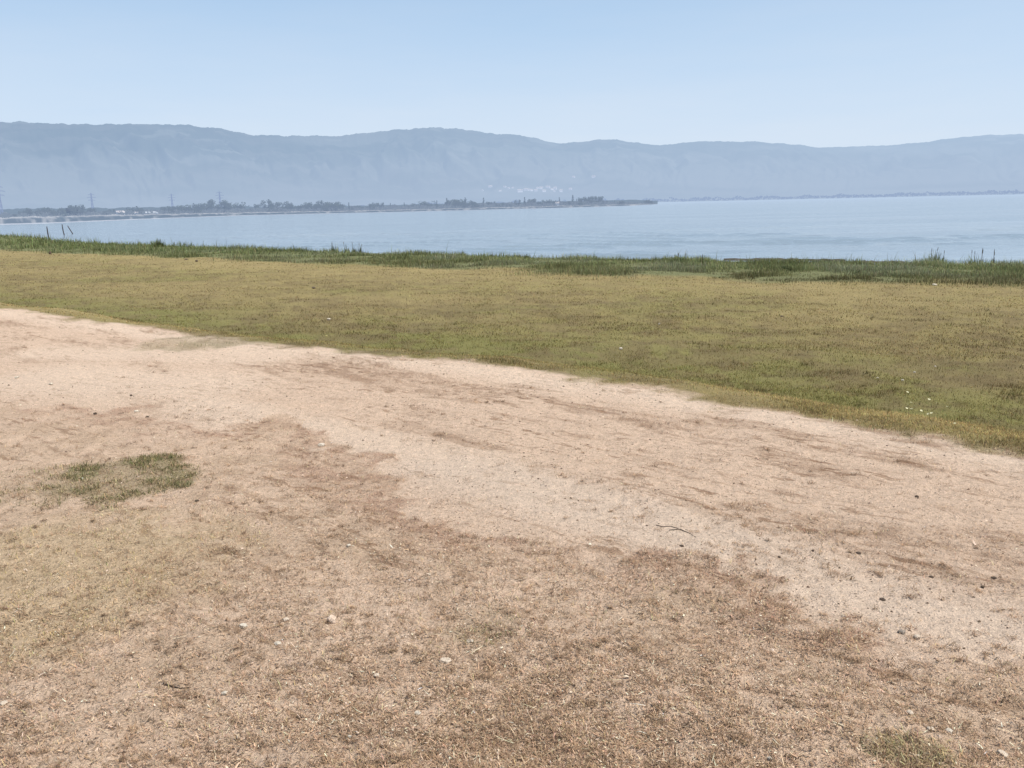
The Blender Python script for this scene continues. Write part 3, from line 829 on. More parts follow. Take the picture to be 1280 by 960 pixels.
# the rest of the row, nothing tells these apart
xs = []
x_ = 2.
while x_ < 770:
    xs.append(x_); x_ += random.uniform(4.0, 9.5) if x_ > 240 else random.uniform(5, 12)
for px in xs:
    if 84 < px < 96 or 144 < px < 156 or 183 < px < 198: continue
    env = np.interp(px, [0, 30, 70, 100, 150, 200, 240, 270, 300, 330, 370, 420, 440, 480, 510, 560, 600, 640, 700, 740, 770], [5, 6, 6, 7, 6, 6, 7, 10, 7, 10, 10, 10, 8, 8, 9, 10, 9, 8, 8, 8, 4])
    h = env*random.uniform(.55, 1.3)*(1.7 if px < 300 else 1.1)
    kd = random.choice(['round', 'round', 'broad', 'bush', 'bush'])
    if px > 420 and random.random() < .13: kd = 'poplar'
    lb = {'round': 'small hazy rounded tree in the row along the far spit', 'broad': 'small hazy spreading tree in the row along the far spit', 'bush': 'low hazy bush in the row along the far spit', 'poplar': 'short hazy poplar in the row along the far spit'}[kd]
    plant_tree(px, h, kd, random.uniform(35, 80), lb, GT+', '+{'round': 'rounded ones', 'broad': 'spreading ones', 'bush': 'low bushes', 'poplar': 'poplars'}[kd])

# undergrowth that closes the row, and the far treeline at the foot of the mountains
def build_far_wood():
    n = 26000
    a = rng.uniform(math.radians(-38), SPIT_END-.004, n); dp = rng.uniform(30, 110, n)
    r = spit_r(a)+dp
    hmax = (1.2+2.6*fbm(a*170, a*0, 1, 3, 141))*sst(SPIT_END-.004, SPIT_END-.07, a)*r/520+.3
    z = WZ+1.2*bank_up(a)+rng.random(n)**1.4*hmax*.85
    p = np.stack([r*np.sin(a), r*np.cos(a), z], 1)
    s = (rng.uniform(.25, .6, n)*r/520)[:, None]
    u = rng.normal(size=(n, 3)); u /= np.linalg.norm(u, axis=1)[:, None]
    w = np.cross(u, rng.normal(size=(n, 3))); w /= np.linalg.norm(w, axis=1)[:, None]
    v = np.stack([p-u*s-w*s*.5, p+u*s-w*s*.6, p+u*s*.8+w*s*.6, p-u*s*.7+w*s*.5], 1).reshape(-1, 3)
    c = np.repeat(np.array([.09, .105, .08])[None]*rng.uniform(.6, 1.5, n)[:, None], 4, 0)
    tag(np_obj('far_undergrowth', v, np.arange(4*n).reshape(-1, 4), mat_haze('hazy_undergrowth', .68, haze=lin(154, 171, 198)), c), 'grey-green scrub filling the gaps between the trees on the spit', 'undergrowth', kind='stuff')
    n = 30000
    a = rng.uniform(math.radians(-38), math.radians(40), n); r = FAR_R+rng.uniform(-140, 500, n)
    hmax = 4+16*fbm(a*120, a*0, 1, 4, 143)**1.5
    z = WZ+rng.random(n)*hmax
    p = np.stack([r*np.sin(a), r*np.cos(a), z], 1)
    s = rng.uniform(1.5, 4, n)[:, None]
    u = rng.normal(size=(n, 3)); u /= np.linalg.norm(u, axis=1)[:, None]
    w = np.cross(u, rng.normal(size=(n, 3))); w /= np.linalg.norm(w, axis=1)[:, None]
    v = np.stack([p-u*s-w*s*.5, p+u*s-w*s*.6, p+u*s*.8+w*s*.6, p-u*s*.7+w*s*.5], 1).reshape(-1, 3)
    c = np.repeat(np.array([.07, .085, .05])[None]*rng.uniform(.6, 1.4, n)[:, None], 4, 0)
    tag(np_obj('far_treeline', v, np.arange(4*n).reshape(-1, 4), mat_haze('haze_soaked_wood', .90, haze=lin(160, 180, 212)), c), 'faint dark line of woods at the foot of the mountains', 'woods', kind='stuff')
build_far_wood()

# ------------------------------------------------------------------ buildings on the spit and the hillside village
M_WHITE = mat_haze('hazy_white_plaster', .6, .6, col=(.80, .79, .76), spread=(.93, 1.05))
M_ROOFL = mat_haze('hazy_pale_roof', .40, .6, col=(.55, .50, .47))
M_DARKW = mat_haze('hazy_dark_wall', .62, .6, col=(.10, .10, .095), haze=lin(130, 150, 180))
M_DARKR = mat_haze('hazy_dark_roof', .58, .6, col=(.06, .06, .06), haze=lin(130, 150, 180))
M_VILW = mat_haze('village_plaster', .74, .1, col=(.80, .80, .80), haze=lin(190, 205, 230), spread=(.92, 1.05))
M_VILR = mat_haze('village_roof', .70, .1, col=(.45, .42, .40), haze=lin(182, 198, 224))

def gable(w, d, h, rise, over=.25):
    wall_v = np.array([(-w/2, -d/2, 0), (w/2, -d/2, 0), (w/2, d/2, 0), (-w/2, d/2, 0), (-w/2, -d/2, h), (w/2, -d/2, h), (w/2, d/2, h), (-w/2, d/2, h), (-w/2, 0, h+rise), (w/2, 0, h+rise)], float)
    wall_f = np.array([(0, 1, 5, 4), (1, 2, 6, 5), (2, 3, 7, 6), (3, 0, 4, 7), (4, 7, 8, 8), (5, 9, 6, 6)])
    x = w/2+over; y = d/2+over; s = rise/(d/2); lo = h-over*s+.06; t = .14
    rv = []
    for zo in (0, t):
        rv += [(-x, -y, lo+zo), (x, -y, lo+zo), (x, 0, h+rise+.06+zo), (-x, 0, h+rise+.06+zo), (-x, y, lo+zo), (x, y, lo+zo)]
    rf = np.array([(6, 7, 8, 9), (9, 8, 11, 10), (0, 3, 2, 1), (3, 4, 5, 2), (0, 1, 7, 6), (4, 10, 11, 5), (0, 6, 9, 3), (3, 9, 10, 4), (1, 2, 8, 7), (2, 5, 11, 8)])
    return wall_v, wall_f, np.array(rv), rf

def poly_obj(name, v, f, mat, parent=None):
    me = bpy.data.meshes.new(name)
    me.from_pydata([tuple(p) for p in v], [], [tuple(dict.fromkeys(int(i) for i in q)) for q in f]); me.materials.append(mat); me.update()
    return link(bpy.data.objects.new(name, me), parent)

def boxv(x0, x1, y0, y1, z0, z1):
    v = [(x, y, z) for z in (z0, z1) for x, y in ((x0, y0), (x1, y0), (x1, y1), (x0, y1))]
    return np.array(v), np.array([(0, 3, 2, 1), (4, 5, 6, 7), (0, 1, 5, 4), (1, 2, 6, 5), (2, 3, 7, 6), (3, 0, 4, 7)])

def house(px, depth, w, d, h, rise, mw, mr, label, chimney=None, group=None, windows=True, rot=0.):
    p, r = far_point(px, depth); p.z = WZ+(spit_ground(depth)-WZ)*float(bank_up(math.atan2(p.x, p.y)))-.1
    root = link(bpy.data.objects.new('house', None)); root.location = p
    root.rotation_euler.z = -math.atan2(p.x, p.y)+rot
    a, b, c, e = gable(w, d, h, rise)
    poly_obj('wall', a, b, mw, root); rf = poly_obj('roof', c, e, mr, root)
    if chimney:
        cx, cw, ch = chimney
        v, f = boxv(cx-cw/2, cx+cw/2, -cw/2, cw/2, h+rise*.5, h+rise+ch); poly_obj('chimney', v, f, M_DARKR, rf)
    if windows:
        for x in (-w*.28, w*.28):
            v, f = boxv(x-.45, x+.45, -d/2-.05, -d/2+.02, h*.4, h*.4+1.1); poly_obj('window', v, f, M_DARKW, root)
        v, f = boxv(-.45, .45, -d/2-.05, -d/2+.02, .02, 2.0); poly_obj('door', v, f, M_DARKW, root)
    tag(root, label, 'house', group)
house(90, 45, 4.2, 4.5, 2.6, 1.3, M_DARKW, M_DARKR, 'dark house with a tall thin chimney among trees on the far spit', (1.75, .5, 1.3), rot=.05)
house(150, 50, 3.4, 3.6, 1.7, .8, M_WHITE, M_ROOFL, 'tiny white house left of the long pale roof on the far spit', None, None, True, .2)
house(190, 55, 6.2, 3.6, 1.2, .7, M_WHITE, M_WHITE, 'long low pale-roofed building among bushes on the far spit', None, None, True, -.15)
house(170, 50, 1.9, 2.2, 1.4, .5, M_WHITE, M_ROOFL, 'narrow white hut between the two pale buildings on the spit', None, None, False, .1)
house(697, 45, 2.6, 3., 2.4, .9, M_WHITE, M_ROOFL, 'small white house near the tip of the spit', None, None, False, .1)

vh = [None, None]
def village():
    a, b, c, e = gable(9, 8, 7, 2.6, .4)
    v = np.vstack([a, c]); f = [tuple(dict.fromkeys(int(i) for i in q)) for q in b]+[tuple(int(i)+len(a) for i in q) for q in e]
    me = bpy.data.meshes.new('house'); me.from_pydata([tuple(p) for p in v], [], f); me.materials.append(M_VILW); me.materials.append(M_VILR)
    for i, p in enumerate(me.polygons): p.material_index = 0 if i < len(b) else 1
    me.update()
    pts = [(613, 235), (631, 235.5), (636, 236.5), (641, 236), (657, 238.5), (661, 239.5), (664, 239), (670, 240), (676, 238), (677, 236), (680, 240), (690, 237.5), (694, 238), (693, 241), (701, 240), (713, 238), (717, 222.5), (650, 241), (685, 236), (672, 236.5), (603, 240), (625, 240), (742, 223)]
    for i, (px, py) in enumerate(pts):
        p, r = mtn_hit(px, py)
        o = link(bpy.data.objects.new('house', me)); o.location = p-Vector((0, 0, 1)); o.rotation_euler.z = random.uniform(-.5, .5)
        k = random.uniform(.75, 1.5); o.scale = (k*random.uniform(.9, 1.6), k, k*random.uniform(.8, 1.1))
        if (px, py) == (717, 222.5): tag(o, 'lone white house high above the village on the mountain slope', 'house', 'village houses on the far hillside')
        elif (px, py) == (742, 223): tag(o, 'faint white house furthest right up the mountain slope', 'house', 'village houses on the far hillside')
        else: tag(o, 'tiny white house in the village low on the far mountain slope', 'house', 'village houses on the far hillside')
village()

# ------------------------------------------------------------------ pylons
M_PYL = mat_haze('hazy_steel', .95, .5, col=(.10, .10, .11), haze=lin(146, 164, 198))
def pylon(px, base_py, top_py, label, dist=900.):
    a, _ = azel(px, 262)
    h = (base_py-top_py)*dist/FPX
    root = link(bpy.data.objects.new('pylon', None)); root.location = (dist*math.sin(a), dist*math.cos(a), WZ+1.5); root.rotation_euler.z = -a+.35
    leg = []; b0, b1 = .12*h, .022*h
    lv = np.linspace(0, .96, 8); wv = b0+(b1-b0)*(lv/.96)**.7
    ths = .0065*h
    for sx, sy in ((1, 1), (1, -1), (-1, 1), (-1, -1)):
        for i in range(7):
            leg.append(tube((sx*wv[i]/2, sy*wv[i]/2, lv[i]*h), (sx*wv[i+1]/2, sy*wv[i+1]/2, lv[i+1]*h), ths, ths, 4))
    for i in range(7):
        for q_ in range(4):
            c = [(1, 1), (1, -1), (-1, -1), (-1, 1)]
            p, n = c[q_], c[(q_+1) % 4]
            leg.append(tube((p[0]*wv[i]/2, p[1]*wv[i]/2, lv[i]*h), (n[0]*wv[i+1]/2, n[1]*wv[i+1]/2, lv[i+1]*h), ths*.6, ths*.6, 4))
            leg.append(tube((n[0]*wv[i]/2, n[1]*wv[i]/2, lv[i]*h), (p[0]*wv[i+1]/2, p[1]*wv[i+1]/2, lv[i+1]*h), ths*.6, ths*.6, 4))
    leg.append(tube((0, 0, .94*h), (0, 0, h), ths, ths*.5, 4))
    v, f = join(leg); np_obj('lattice_tower', v, f, M_PYL, parent=root)
    for zz, ww in ((.66, .15), (.78, .19), (.90, .13)):
        p = []
        for s_ in (-1, 1):
            p += [tube((0, 0, zz*h), (s_*ww*h, 0, zz*h), ths, ths*.7, 4), tube((0, 0, (zz+.04)*h), (s_*ww*h, 0, zz*h), ths*.7, ths*.7, 4), tube((s_*ww*h*.97, 0, zz*h), (s_*ww*h*.97, 0, (zz-.035)*h), ths*.8, ths*.5, 4)]
        v, f = join(p); np_obj('cross_arm', v, f, M_PYL, parent=root)
    tag(root, label, 'pylon', 'power pylons behind the spit')
pylon(1, 268, 233, 'faint lattice pylon at the far left above the spit')
pylon(116, 266, 241, 'faint lattice pylon right of the dark chimney house')
pylon(216, 264, 241, 'faint lattice pylon above the bushes in the middle of the beach')
pylon(276, 262, 237, 'faint lattice pylon behind the dense bushes, rightmost of the row')

# ------------------------------------------------------------------ posts in the water
M_WOOD = mat_simple('weathered_post', (.085, .075, .075), .9, 14, .35, .01)
def post(px, base_py, top_px, top_py, label, crook=0.):
    a = at_z(px, base_py, WZ)
    r = math.hypot(*a); k = r/FPX
    az = math.atan2(a[0], a[1])
    # lateral lean measured in metres at that distance
    up = (base_py-top_py)*k; dx = (top_px-px)*k
    ex = np.array([math.cos(az), -math.sin(az), 0])
    ez = np.array([0, 0, 1.])
    parts = []; rad = .075
    pts = [(-.5, 0), (0, 0), (.35, .35+crook), (.7, .72+crook*.7), (1., 1.)]
    P = [ex*dx*b+ez*up*t for t, b in pts]; P[0] = -ez*.6
    rr = [rad*1.1, rad*1.08, rad, rad*.92, rad*.72]
    for i in range(4): parts.append(tube(P[i], P[i+1], rr[i], rr[i+1], 9))
    v, f = join(parts)
    n = len(v); v = np.vstack([v, P[4]+ez*.04]); top = np.array([[n-9+i, n-9+(i+1) % 9, n, n] for i in range(9)])
    v = v+rng.normal(0, .006, v.shape)
    me = bpy.data.meshes.new('wooden_post')
    me.from_pydata([tuple(p) for p in v], [], [tuple(dict.fromkeys(int(i) for i in q)) for q in np.vstack([f, top])]); me.materials.append(M_WOOD); me.update()
    o = link(bpy.data.objects.new('wooden_post', me)); o.location = (a[0], a[1], WZ)
    tag(o, label, 'post', 'old wooden posts standing in the lake')
post(61, 298.5, 60.6, 285.5, 'dark upright wooden post at the grassy shore, leftmost of three')
post(80.5, 294.5, 79.6, 282.5, 'thin slightly bent wooden post in the water, middle of three', .25)
post(91, 292.5, 87, 283.5, 'dark wooden post leaning left in the water, rightmost of three')

# ------------------------------------------------------------------ reeds, bushes and weeds at the shore
REED = mat_blades('reed_leaves', .25)
def clump(name, px, py, wpx, hpx, n, label, cat, col, group=None, upright=.25, dark=1., seedheads=0):
    p, t = hit(px, py, -.3)
    r = math.hypot(p[0], p[1]); k = r/FPX
    w = wpx*k/2; h = hpx*k
    rad = w*np.sqrt(rng.random(n)); th = rng.uniform(0, 6.283, n)
    pos = np.stack([rad*np.cos(th), rad*np.sin(th)*.7, np.full(n, -.03)], 1)
    cc = jitter_col(np.broadcast_to(np.array(col)*dark, (n, 3)).copy(), .28)
    fall = 1-.55*(rad/w)**1.6
    L = h*rng.uniform(.45, 1.05, n)*fall; W = np.maximum(.008, k*.42)*rng.uniform(.7, 1.4, n)
    out_az = np.arctan2(pos[:, 0], pos[:, 1])+rng.normal(0, .5, n)
    v, f, c = blades(pos, L, W, out_az, np.abs(rng.normal(0, upright, n))*(.3+rad/w), rng.uniform(0, upright*1.6, n), cc*.75, cc*1.2)
    if seedheads:
        ln = []
        for i in range(seedheads):
            b = np.array([rng.uniform(-w*.6, w*.6), rng.uniform(-w*.4, w*.4), 0]); tp = b+np.array([rng.normal(0, .05)*h, 0, h*rng.uniform(.85, 1.1)])
            ln += [tube(b, tp, k*.18, k*.14, 4), tube(tp-(tp-b)*.18, tp, k*.34, k*.22, 5)]
        v2, f2 = join(ln); f = np.vstack([f, f2+len(v)]); v = np.vstack([v, v2]); c = np.vstack([c, np.broadcast_to(np.array([.11, .09, .05]), (len(v2), 3))])
    o = np_obj(name, v, f, REED, c); o.location = (p[0], p[1], p[2])
    tag(o, label, cat, group)
    return o
G1 = (.15, .17, .075); G2 = (.075, .09, .042); G3 = (.19, .2, .12)
GRP = 'reeds standing up along the waterline'
clump('reed_clump', 1168, 331, 26, 20, 320, 'tallest feathery reed clump standing against the water at right', 'reeds', G1, GRP, .28, 1, 3)
clump('reed_clump', 1218, 332, 26, 19, 130, 'loose thin-stemmed reed clump just right of the tallest one', 'reeds', G1, GRP, .3, 1, 5)
clump('reed_clump', 1240, 332, 5, 19, 26, 'single dark upright reed stalk near the right edge', 'reeds', G2, GRP, .07, .9, 2)
clump('reed_clump', 197, 309, 18, 12, 300, 'bushy green reed clump rising above the shore on the left', 'reeds', G1, GRP, .35, .9)
clump('reed_clump', 418, 315, 9, 13, 70, 'thin reed clump, leftmost of the dark stalks by the water', 'reeds', G2, GRP, .25, 1, 2)
clump('reed_clump', 433, 315, 5, 13, 40, 'narrow dark reed stalk, second from left of the stalk row', 'reeds', G2, GRP, .08, .8, 1)
clump('reed_clump', 443, 315.5, 5, 13, 40, 'dark upright reed stalk, third of the stalk row by the water', 'reeds', G2, GRP, .08, .8, 1)
clump('reed_clump', 450, 316, 8, 14, 50, 'forked reed clump at the right end of the stalk row', 'reeds', G2, GRP, .3, 1, 2)
clump('reed_clump', 373, 313.5, 4, 8, 30, 'short dark reed tuft poking above the shore grass', 'reeds', G2, GRP, .12, .9)
clump('reed_clump', 379, 314, 3, 11, 14, 'very thin pale reed stem beside the short dark tuft', 'reeds', G3, GRP, .06)
clump('reed_clump', 519, 317, 4, 10, 30, 'lone dark stub of reeds standing by the water', 'reeds', G2, GRP, .06, .8)
clump('reed_clump', 579, 318, 8, 10, 120, 'dark bushy tuft, left one of two close together', 'reeds', G2, GRP, .3, .8)
clump('reed_clump', 592, 317, 5, 7, 60, 'small dark tuft, right one of two close together', 'reeds', G2, GRP, .3, .8)
clump('reed_clump', 657, 321, 14, 8, 180, 'low wide dark tuft at the waterline near the middle', 'reeds', G2, GRP, .5, .9)
clump('reed_clump', 1118, 332, 9, 9, 120, 'small round dark tuft at the water left of the tallest reeds', 'reeds', G2, GRP, .45, .9)
clump('reed_clump', 1076, 332, 4, 9, 20, 'tiny thin dark stalk on the dark mud by the water', 'reeds', G2, GRP, .08, .8)
clump('reed_clump', 819, 327, 4, 12, 14, 'thin pale stem leaning over the water right of the middle', 'reeds', G3, GRP, .12)
clump('reed_clump', 848, 330, 26, 13, 360, 'broad light-green reed patch, left of two beside the open water', 'reeds', G1, GRP, .22, 1, 5)
clump('reed_clump', 874, 331, 22, 11, 260, 'smaller light-green reed patch, right of two beside the open water', 'reeds', G1, GRP, .22, 1, 4)
GB = 'dark weedy bushes in the shore grass'
clump('bush', 980, 339, 22, 10, 420, 'dark green rounded bush in the shore grass right of centre', 'bush', G2, GB, .7, .8)
clump('bush', 1073, 344, 14, 10, 260, 'dark bush in the shore grass, midway to the tallest reeds', 'bush', G2, GB, .6, .8)
clump('bush', 1257, 346, 8, 7, 160, 'round dark bush at right, left one of the last two', 'bush', G2, GB, .7, .7)
clump('bush', 1272, 346, 9, 7, 160, 'round dark bush nearest the right edge of the shore grass', 'bush', G2, GB, .7, .7)
clump('bush', 1108, 343, 10, 8, 160, 'small dim green bush just right of the midway bush', 'bush', G1, GB, .6, .7)

# ------------------------------------------------------------------ stones, clods, twigs, flowers
def stone_mesh(seed, rough=.22, flat=.6):
    bm = bmesh.new(); bmesh.ops.create_icosphere(bm, subdivisions=3, radius=.5)
    rs = random.Random(seed); ds = [Vector((rs.gauss(0, 1), rs.gauss(0, 1), rs.gauss(0, 1))).normalized() for _ in range(9)]; cut = [rs.uniform(.28, .46) for _ in ds]
    for v in bm.verts:
        for d, c in zip(ds, cut):
            e = v.co.dot(d)-c
            if e > 0: v.co -= d*e*.85
        v.co *= 1+rough*(math.sin(v.co.x*9+seed)*math.sin(v.co.y*8+seed*2)*math.sin(v.co.z*10))*.6
        v.co.z *= flat
    me = bpy.data.meshes.new('stone'); bm.to_mesh(me); bm.free()
    for p in me.polygons: p.use_smooth = seed % 2 == 0
    return me
SM = {}
def stone_mat(kind):
    if kind not in SM:
        SM[kind] = mat_simple('stone_'+kind, {'white': (.70, .61, .48), 'tan': (.78, .60, .45), 'pale': (.70, .57, .43), 'dark': (.11, .078, .055), 'grey': (.34, .28, .22), 'yellow': (.55, .48, .18)}[kind], .85, 5, .18, .05)
    return SM[kind]
PROTO = {}
def place(name, px, py, wpx, hpx, kind, label, cat, group, seed, flat=.6, sink=.12):
    p, t = hit(px, py)
    r = t; k = r/FPX
    key = (seed % 6, kind, flat)
    if key not in PROTO:
        me = stone_mesh(seed % 6+1, flat=flat); me.materials.append(stone_mat(kind)); PROTO[key] = me
    o = link(bpy.data.objects.new(name, PROTO[key]))
    sh = .62 if 'lying in the meadow' in group else .78 if name == 'earth_clod' else .88
    w = wpx*k*sh; h = hpx*k*sh
    o.scale = (w*1.1, w*1.0, max(h/flat*1.15, .1*w)); o.rotation_euler = (random.uniform(-.1, .1), random.uniform(-.1, .1), -math.atan2(p[0], p[1])+random.uniform(-.3, .3))
    o.location = (p[0], p[1], p[2]+h*(.42-sink))
    tag(o, label, cat, group)
    return o
ST = 'loose stones on the foreground ground'
stones = [
    (415, 778, 13, 11, 'tan', 'largest rounded tan-pink stone on the dry foreground litter', .85),
    (304, 784, 10, 6, 'white', 'bright white stone left of the largest tan stone', .6),
    (358, 776, 8, 6, 'pale', 'small tan stone between the white stone and largest tan stone', .7),
    (347, 805, 9, 3, 'white', 'thin flat white chip below the small tan stone', .4),
    (281, 868, 8, 5, 'white', 'white chip lower down in the left foreground litter', .5),
    (5, 881, 9, 5, 'pale', 'pale stone at the left edge near the bottom', .5),
    (471, 846, 9, 5, 'pale', 'pale tan stone right of the white chip low in the litter', .6),
    (557, 827, 15, 5, 'pale', 'flat elongated pale chip in the middle of the foreground', .4),
    (588, 802, 10, 3, 'white', 'thin whitish sliver above the elongated pale chip', .4),
    (522, 893, 8, 5, 'white', 'white stone in the bottom middle of the litter', .6),
    (437, 922, 6, 4, 'white', 'small white pebble nearest the bottom edge, left of middle', .6),
    (436, 683, 6, 4, 'white', 'small white pebble up among the litter in the middle left', .6),
    (1186, 916, 9, 6, 'white', 'bright white chip beside the green tuft at bottom right', .55),
    (1253, 945, 12, 7, 'pale', 'long pale stone in the bottom right corner', .5),
    (1164, 913, 9, 5, 'pale', 'pale chip just left of the bright white one', .5),
    (1137, 893, 8, 6, 'pale', 'pale pinkish stone up and left of the bright white chip', .6),
    (962, 950, 6, 5, 'white', 'whitish pebble at the bottom edge right of middle', .6),
    (1146, 798, 8, 6, 'pale', 'pale stone on the edge of the pale wheel track at right', .6),
    (1127, 791, 9, 4, 'grey', 'flat greyish stone beside the pale one on the wheel track', .5),
    (402, 557, 9, 4, 'white', 'white flat stone where litter meets the track, left of middle', .5),
    (171, 515, 6, 3, 'white', 'small whitish stone on the track at left', .5),
    (21, 473, 5, 3, 'white', 'white pebble on the pale patch near the left edge', .6),
    (64, 481, 5, 3, 'white', 'white pebble right of the one near the left edge', .6),
]
for i, (px, py, w, h, kd, lb, fl) in enumerate(stones): place('stone', px, py, w, h, kd, lb, 'stone', ST, i*5+1, fl)
meadow_st = [
    (776, 437, 7, 5, 'white', 'pale block of stone with dark shadow alone in the meadow', .8),
    (411, 400, 7, 4, 'white', 'white stone in the meadow on the left', .7),
    (1128, 476, 5, 4, 'white', 'bright white stone in the right meadow', .7),
    (1097, 473, 4, 3, 'white', 'faint whitish stone left of the bright white one', .6),
    (1143, 466, 4, 3, 'white', 'little pale stone up and right of the bright white one', .6),
    (1169, 459, 4, 3, 'white', 'small pale stone furthest right in the meadow', .6),
    (408, 421, 4, 3, 'yellow', 'small yellowish lump in the grass by the track edge', .7),
    (824, 406, 4, 3, 'white', 'tiny pale stone up and right of the pale block', .6),
    (1168, 357, 8, 4, 'white', 'white stone in front of the dark shore weeds at right', .6),
    (492, 317, 5, 4, 'white', 'white lump in the shore grass near the water', .6),
    (1232, 331, 7, 4, 'white', 'white lump at the waterline by the single dark reed', .7),
]
for i, (px, py, w, h, kd, lb, fl) in enumerate(meadow_st): place('stone', px, py, w, h, kd, lb, 'stone', 'pale stones lying in the meadow', i*7+2, fl)
clods = [
    (63, 318, 4, 5, 'dark', 'dark clump standing at the foot of the shore grass, far left'),
    (233, 325, 6, 2, 'dark', 'flat dark clod in the meadow, left of a pair'),
    (246, 327, 5, 3, 'dark', 'dark clod in the meadow, right of a pair'),
    (392, 361, 6, 3, 'dark', 'dark clod in the middle of the left meadow'),
    (977, 396, 6, 2, 'dark', 'dark flat clod in the meadow right of centre'),
    (246, 627, 6, 4, 'dark', 'dark clod below the right end of the green ring'),
    (164, 495, 4, 3, 'dark', 'dark crumb on the track at left, uppermost of three'),
    (119, 518, 5, 4, 'dark', 'dark crumb on the track at left, lowest and roundest of three'),
    (184, 522, 6, 3, 'dark', 'flat dark crumb on the track at left, right of three'),
    (852, 683, 7, 3, 'dark', 'dark clod on the track just below the dark twigs'),
    (1146, 622, 6, 4, 'dark', 'dark clod on the track at upper right'),
    (1073, 692, 7, 3, 'dark', 'dark flat clod in the middle of the right track'),
    (1164, 722, 7, 3, 'dark', 'dark clod on the right track, left of three'),
    (1242, 723, 7, 3, 'dark', 'dark clod on the right track, right of three'),
    (1228, 735, 5, 4, 'dark', 'dark clod on the right track, lowest of three'),
    (1103, 750, 8, 4, 'dark', 'dark clod beside small pebbles near the track edge'),
    (983, 877, 8, 4, 'dark', 'dark clod lying in the lower right litter'),
    (916, 874, 8, 3, 'dark', 'flat dark clod left of the other in the lower litter'),
    (974, 697, 5, 3, 'dark', 'dark crumb on the track right of the twigs'),
    (1016, 689, 4, 3, 'dark', 'tiny dark crumb left of the flat clod on the right track'),
]
for i, (px, py, w, h, kd, lb) in enumerate(clods): place('earth_clod', px, py, w, h, kd, lb, 'clod', 'dark clods of earth on track and meadow', i*3+1, .7, .2)

M_TWIG = mat_simple('dark_twig', (.06, .045, .035), .9, 30, .3, .003); M_STRAW = mat_simple('straw', (.56, .47, .32), .85, 30, .2, .002)
def twig(pts, rpx, mat, label, cat='twig', name='twig'):
    P = [hit(*p) for p in pts]; c = P[0][0]
    rr = rpx*P[0][1]/FPX
    q = [a[0]-c+np.array([0, 0, rr*(.8+.5*math.sin(i*2.1))]) for i, a in enumerate(P)]
    parts = [tube(q[i], q[i+1], rr*(1-.15*i), rr*(1-.15*(i+1)), 6) for i in range(len(q)-1)]
    v, f = join(parts)
    o = np_obj(name, v, f, mat, None, True); o.location = c
    tag(o, label, cat, 'twigs and straws lying on the ground')
twig([(820, 657), (828, 659), (838, 658), (848, 661)], .55, M_TWIG, 'dark crooked twig on the bare track, upper of two')
twig([(836, 663), (850, 662), (862, 667), (870, 672)], .5, M_TWIG, 'dark crooked twig on the bare track, lower of two')
twig([(204, 855), (214, 859), (226, 861), (238, 860)], 1.0, M_TWIG, 'thin dark curved twig in the lower left litter')
twig([(588, 819), (597, 813), (604, 808)], 1.1, M_STRAW, 'pale straight straw beside the elongated pale chip', 'straw', 'straw')
twig([(268, 940), (270, 945), (268, 953)], 1.1, M_STRAW, 'short pale straw at the bottom edge on the left', 'straw', 'straw')
twig([(1040, 903), (1050, 907), (1060, 911)], 1.0, M_STRAW, 'pale thin straw low on the right litter', 'straw', 'straw')

M_PETAL = mat_simple('cream_petals', (.62, .58, .36), .7, 20, .1, .001); M_STEM = mat_simple('flower_stem', (.10, .13, .04), .8, 20, .2, .001)
def flower(px, py, hpx, label, first=[None]):
    p, t = hit(px, py); k = t/FPX; h = hpx*k; rr = 1.5*k
    root = link(bpy.data.objects.new('flower', None)); root.location = p; root.empty_display_size = .02
    if first[0] is None:
        v, f = tube((0, 0, -.02), (0, 0, 1), .06, .05, 5); stem = np_mesh('stem', v, f, M_STEM)
        parts = []
        for i in range(7):
            a = i*2*math.pi/7
            d = np.array([math.cos(a), math.sin(a), 0]); s = np.array([-d[1], d[0], 0])
            parts.append((np.array([(0, 0, 0)-s*.12, (0, 0, 0)+s*.12, d*1.0+s*.32+np.array([0, 0, .45]), d*1.0-s*.32+np.array([0, 0, .45])]), np.array([[0, 1, 2, 3]])))
        v, f = join(parts); first[0] = (stem, np_mesh('petals', v, f, M_PETAL))
    st = link(bpy.data.objects.new('stem', first[0][0]), root); st.scale = (h*.2, h*.2, h)
    pt = link(bpy.data.objects.new('petals', first[0][1]), root); pt.location = (0, 0, h); pt.scale = (rr, rr, rr); pt.rotation_euler = (random.uniform(-.5, .5), random.uniform(-.5, .5), random.uniform(0, 6))
    tag(root, label, 'flower', 'cream flowers in the grass below the track edge at right')
for px, py in [(1133, 512), (1136, 515), (1139, 513), (1134, 507), (1142, 509), (1151, 515), (1153, 512), (1160, 519), (1164, 518), (1137, 495), (1134, 492), (1161, 501), (1193, 531), (1183, 510), (1138, 505), (1214, 531)]:
    flower(px, py+3, 4, 'tiny cream flower among the grass just below the track edge at right')

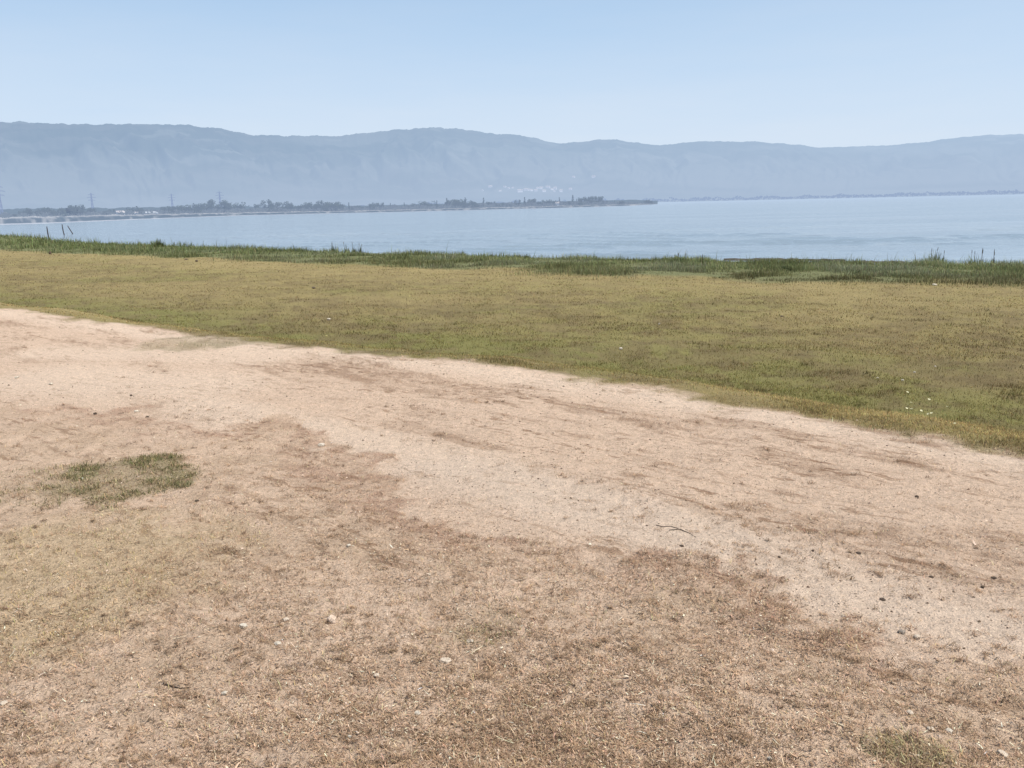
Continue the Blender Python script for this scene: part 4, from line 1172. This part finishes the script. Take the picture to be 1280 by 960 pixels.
# ------------------------------------------------------------------ light, sky, render
SUN_AZ = math.radians(112); SUN_EL = math.radians(63)
sv = Vector((math.sin(SUN_AZ)*math.cos(SUN_EL), math.cos(SUN_AZ)*math.cos(SUN_EL), math.sin(SUN_EL)))
sd = bpy.data.lights.new('sun', 'SUN'); sd.energy = 4.9; sd.angle = math.radians(.55); sd.color = (1, .955, .89)
so = link(bpy.data.objects.new('sun', sd)); so.rotation_euler = sv.to_track_quat('Z', 'Y').to_euler(); so.location = (0, 0, 50)
w = bpy.data.worlds.new('World'); scene.world = w; w.use_nodes = True
nt = w.node_tree; nt.nodes.clear()
out = nt.nodes.new('ShaderNodeOutputWorld'); bg = nt.nodes.new('ShaderNodeBackground')
sky = nt.nodes.new('ShaderNodeTexSky'); sky.sky_type = 'NISHITA'; sky.sun_disc = False
sky.sun_elevation = SUN_EL; sky.sun_rotation = SUN_AZ; sky.air_density = 1.0; sky.dust_density = 1.2; sky.ozone_density = 2.5; sky.altitude = 100
tint = nt.nodes.new('ShaderNodeMix'); tint.data_type = 'RGBA'
tc = nt.nodes.new('ShaderNodeTexCoord'); sx = nt.nodes.new('ShaderNodeSeparateXYZ'); nt.links.new(tc.outputs['Generated'], sx.inputs[0])
veil = nt.nodes.new('ShaderNodeMapRange'); nt.links.new(sx.outputs['Z'], veil.inputs[0])     # thin white-blue summer haze, densest low down
veil.inputs[1].default_value = .0; veil.inputs[2].default_value = .55; veil.inputs[3].default_value = .92; veil.inputs[4].default_value = .25
veil.interpolation_type = 'SMOOTHSTEP'
wn = nt.nodes.new('ShaderNodeTexNoise'); wmp = nt.nodes.new('ShaderNodeMapping'); wmp.inputs['Scale'].default_value = (1.2, 1.2, 7)
nt.links.new(tc.outputs['Generated'], wmp.inputs['Vector']); nt.links.new(wmp.outputs[0], wn.inputs['Vector']); wn.inputs['Scale'].default_value = 2.2; wn.inputs['Detail'].default_value = 6; wn.inputs['Roughness'].default_value = .6
nt.links.new(veil.outputs[0], tint.inputs[0])
hz = nt.nodes.new('ShaderNodeMix'); hz.data_type = 'RGBA'; hm = nt.nodes.new('ShaderNodeMapRange'); nt.links.new(sx.outputs['Z'], hm.inputs[0])
hm.inputs[1].default_value = .06; hm.inputs[2].default_value = .26
wr = nt.nodes.new('ShaderNodeMapRange'); nt.links.new(wn.outputs['Fac'], wr.inputs[0]); wr.inputs[1].default_value = .3; wr.inputs[2].default_value = .7; wr.inputs[3].default_value = .12; wr.inputs[4].default_value = -.16
wa = nt.nodes.new('ShaderNodeMath'); wa.operation = 'ADD'; wa.use_clamp = True; nt.links.new(hm.outputs[0], wa.inputs[0]); nt.links.new(wr.outputs[0], wa.inputs[1])
nt.links.new(wa.outputs[0], hz.inputs[0])
hz.inputs[6].default_value = (*(lin(217, 232, 250)/.12), 1); hz.inputs[7].default_value = (*(lin(188, 220, 252)/.12), 1)
nt.links.new(hz.outputs[2], tint.inputs[7])
nt.links.new(sky.outputs[0], tint.inputs[6]); nt.links.new(tint.outputs[2], bg.inputs[0])
bg.inputs[1].default_value = .12
nt.links.new(bg.outputs[0], out.inputs[0])
vs = scene.view_settings; vs.view_transform = 'Standard'; vs.look = 'None'; vs.exposure = 0; vs.gamma = 1
scene.render.engine = 'CYCLES'
scene.cycles.use_denoising = True
scene.cycles.max_bounces = 5; scene.cycles.diffuse_bounces = 2; scene.cycles.glossy_bounces = 2; scene.cycles.transmission_bounces = 2
scene.cycles.caustics_reflective = False; scene.cycles.caustics_refractive = False
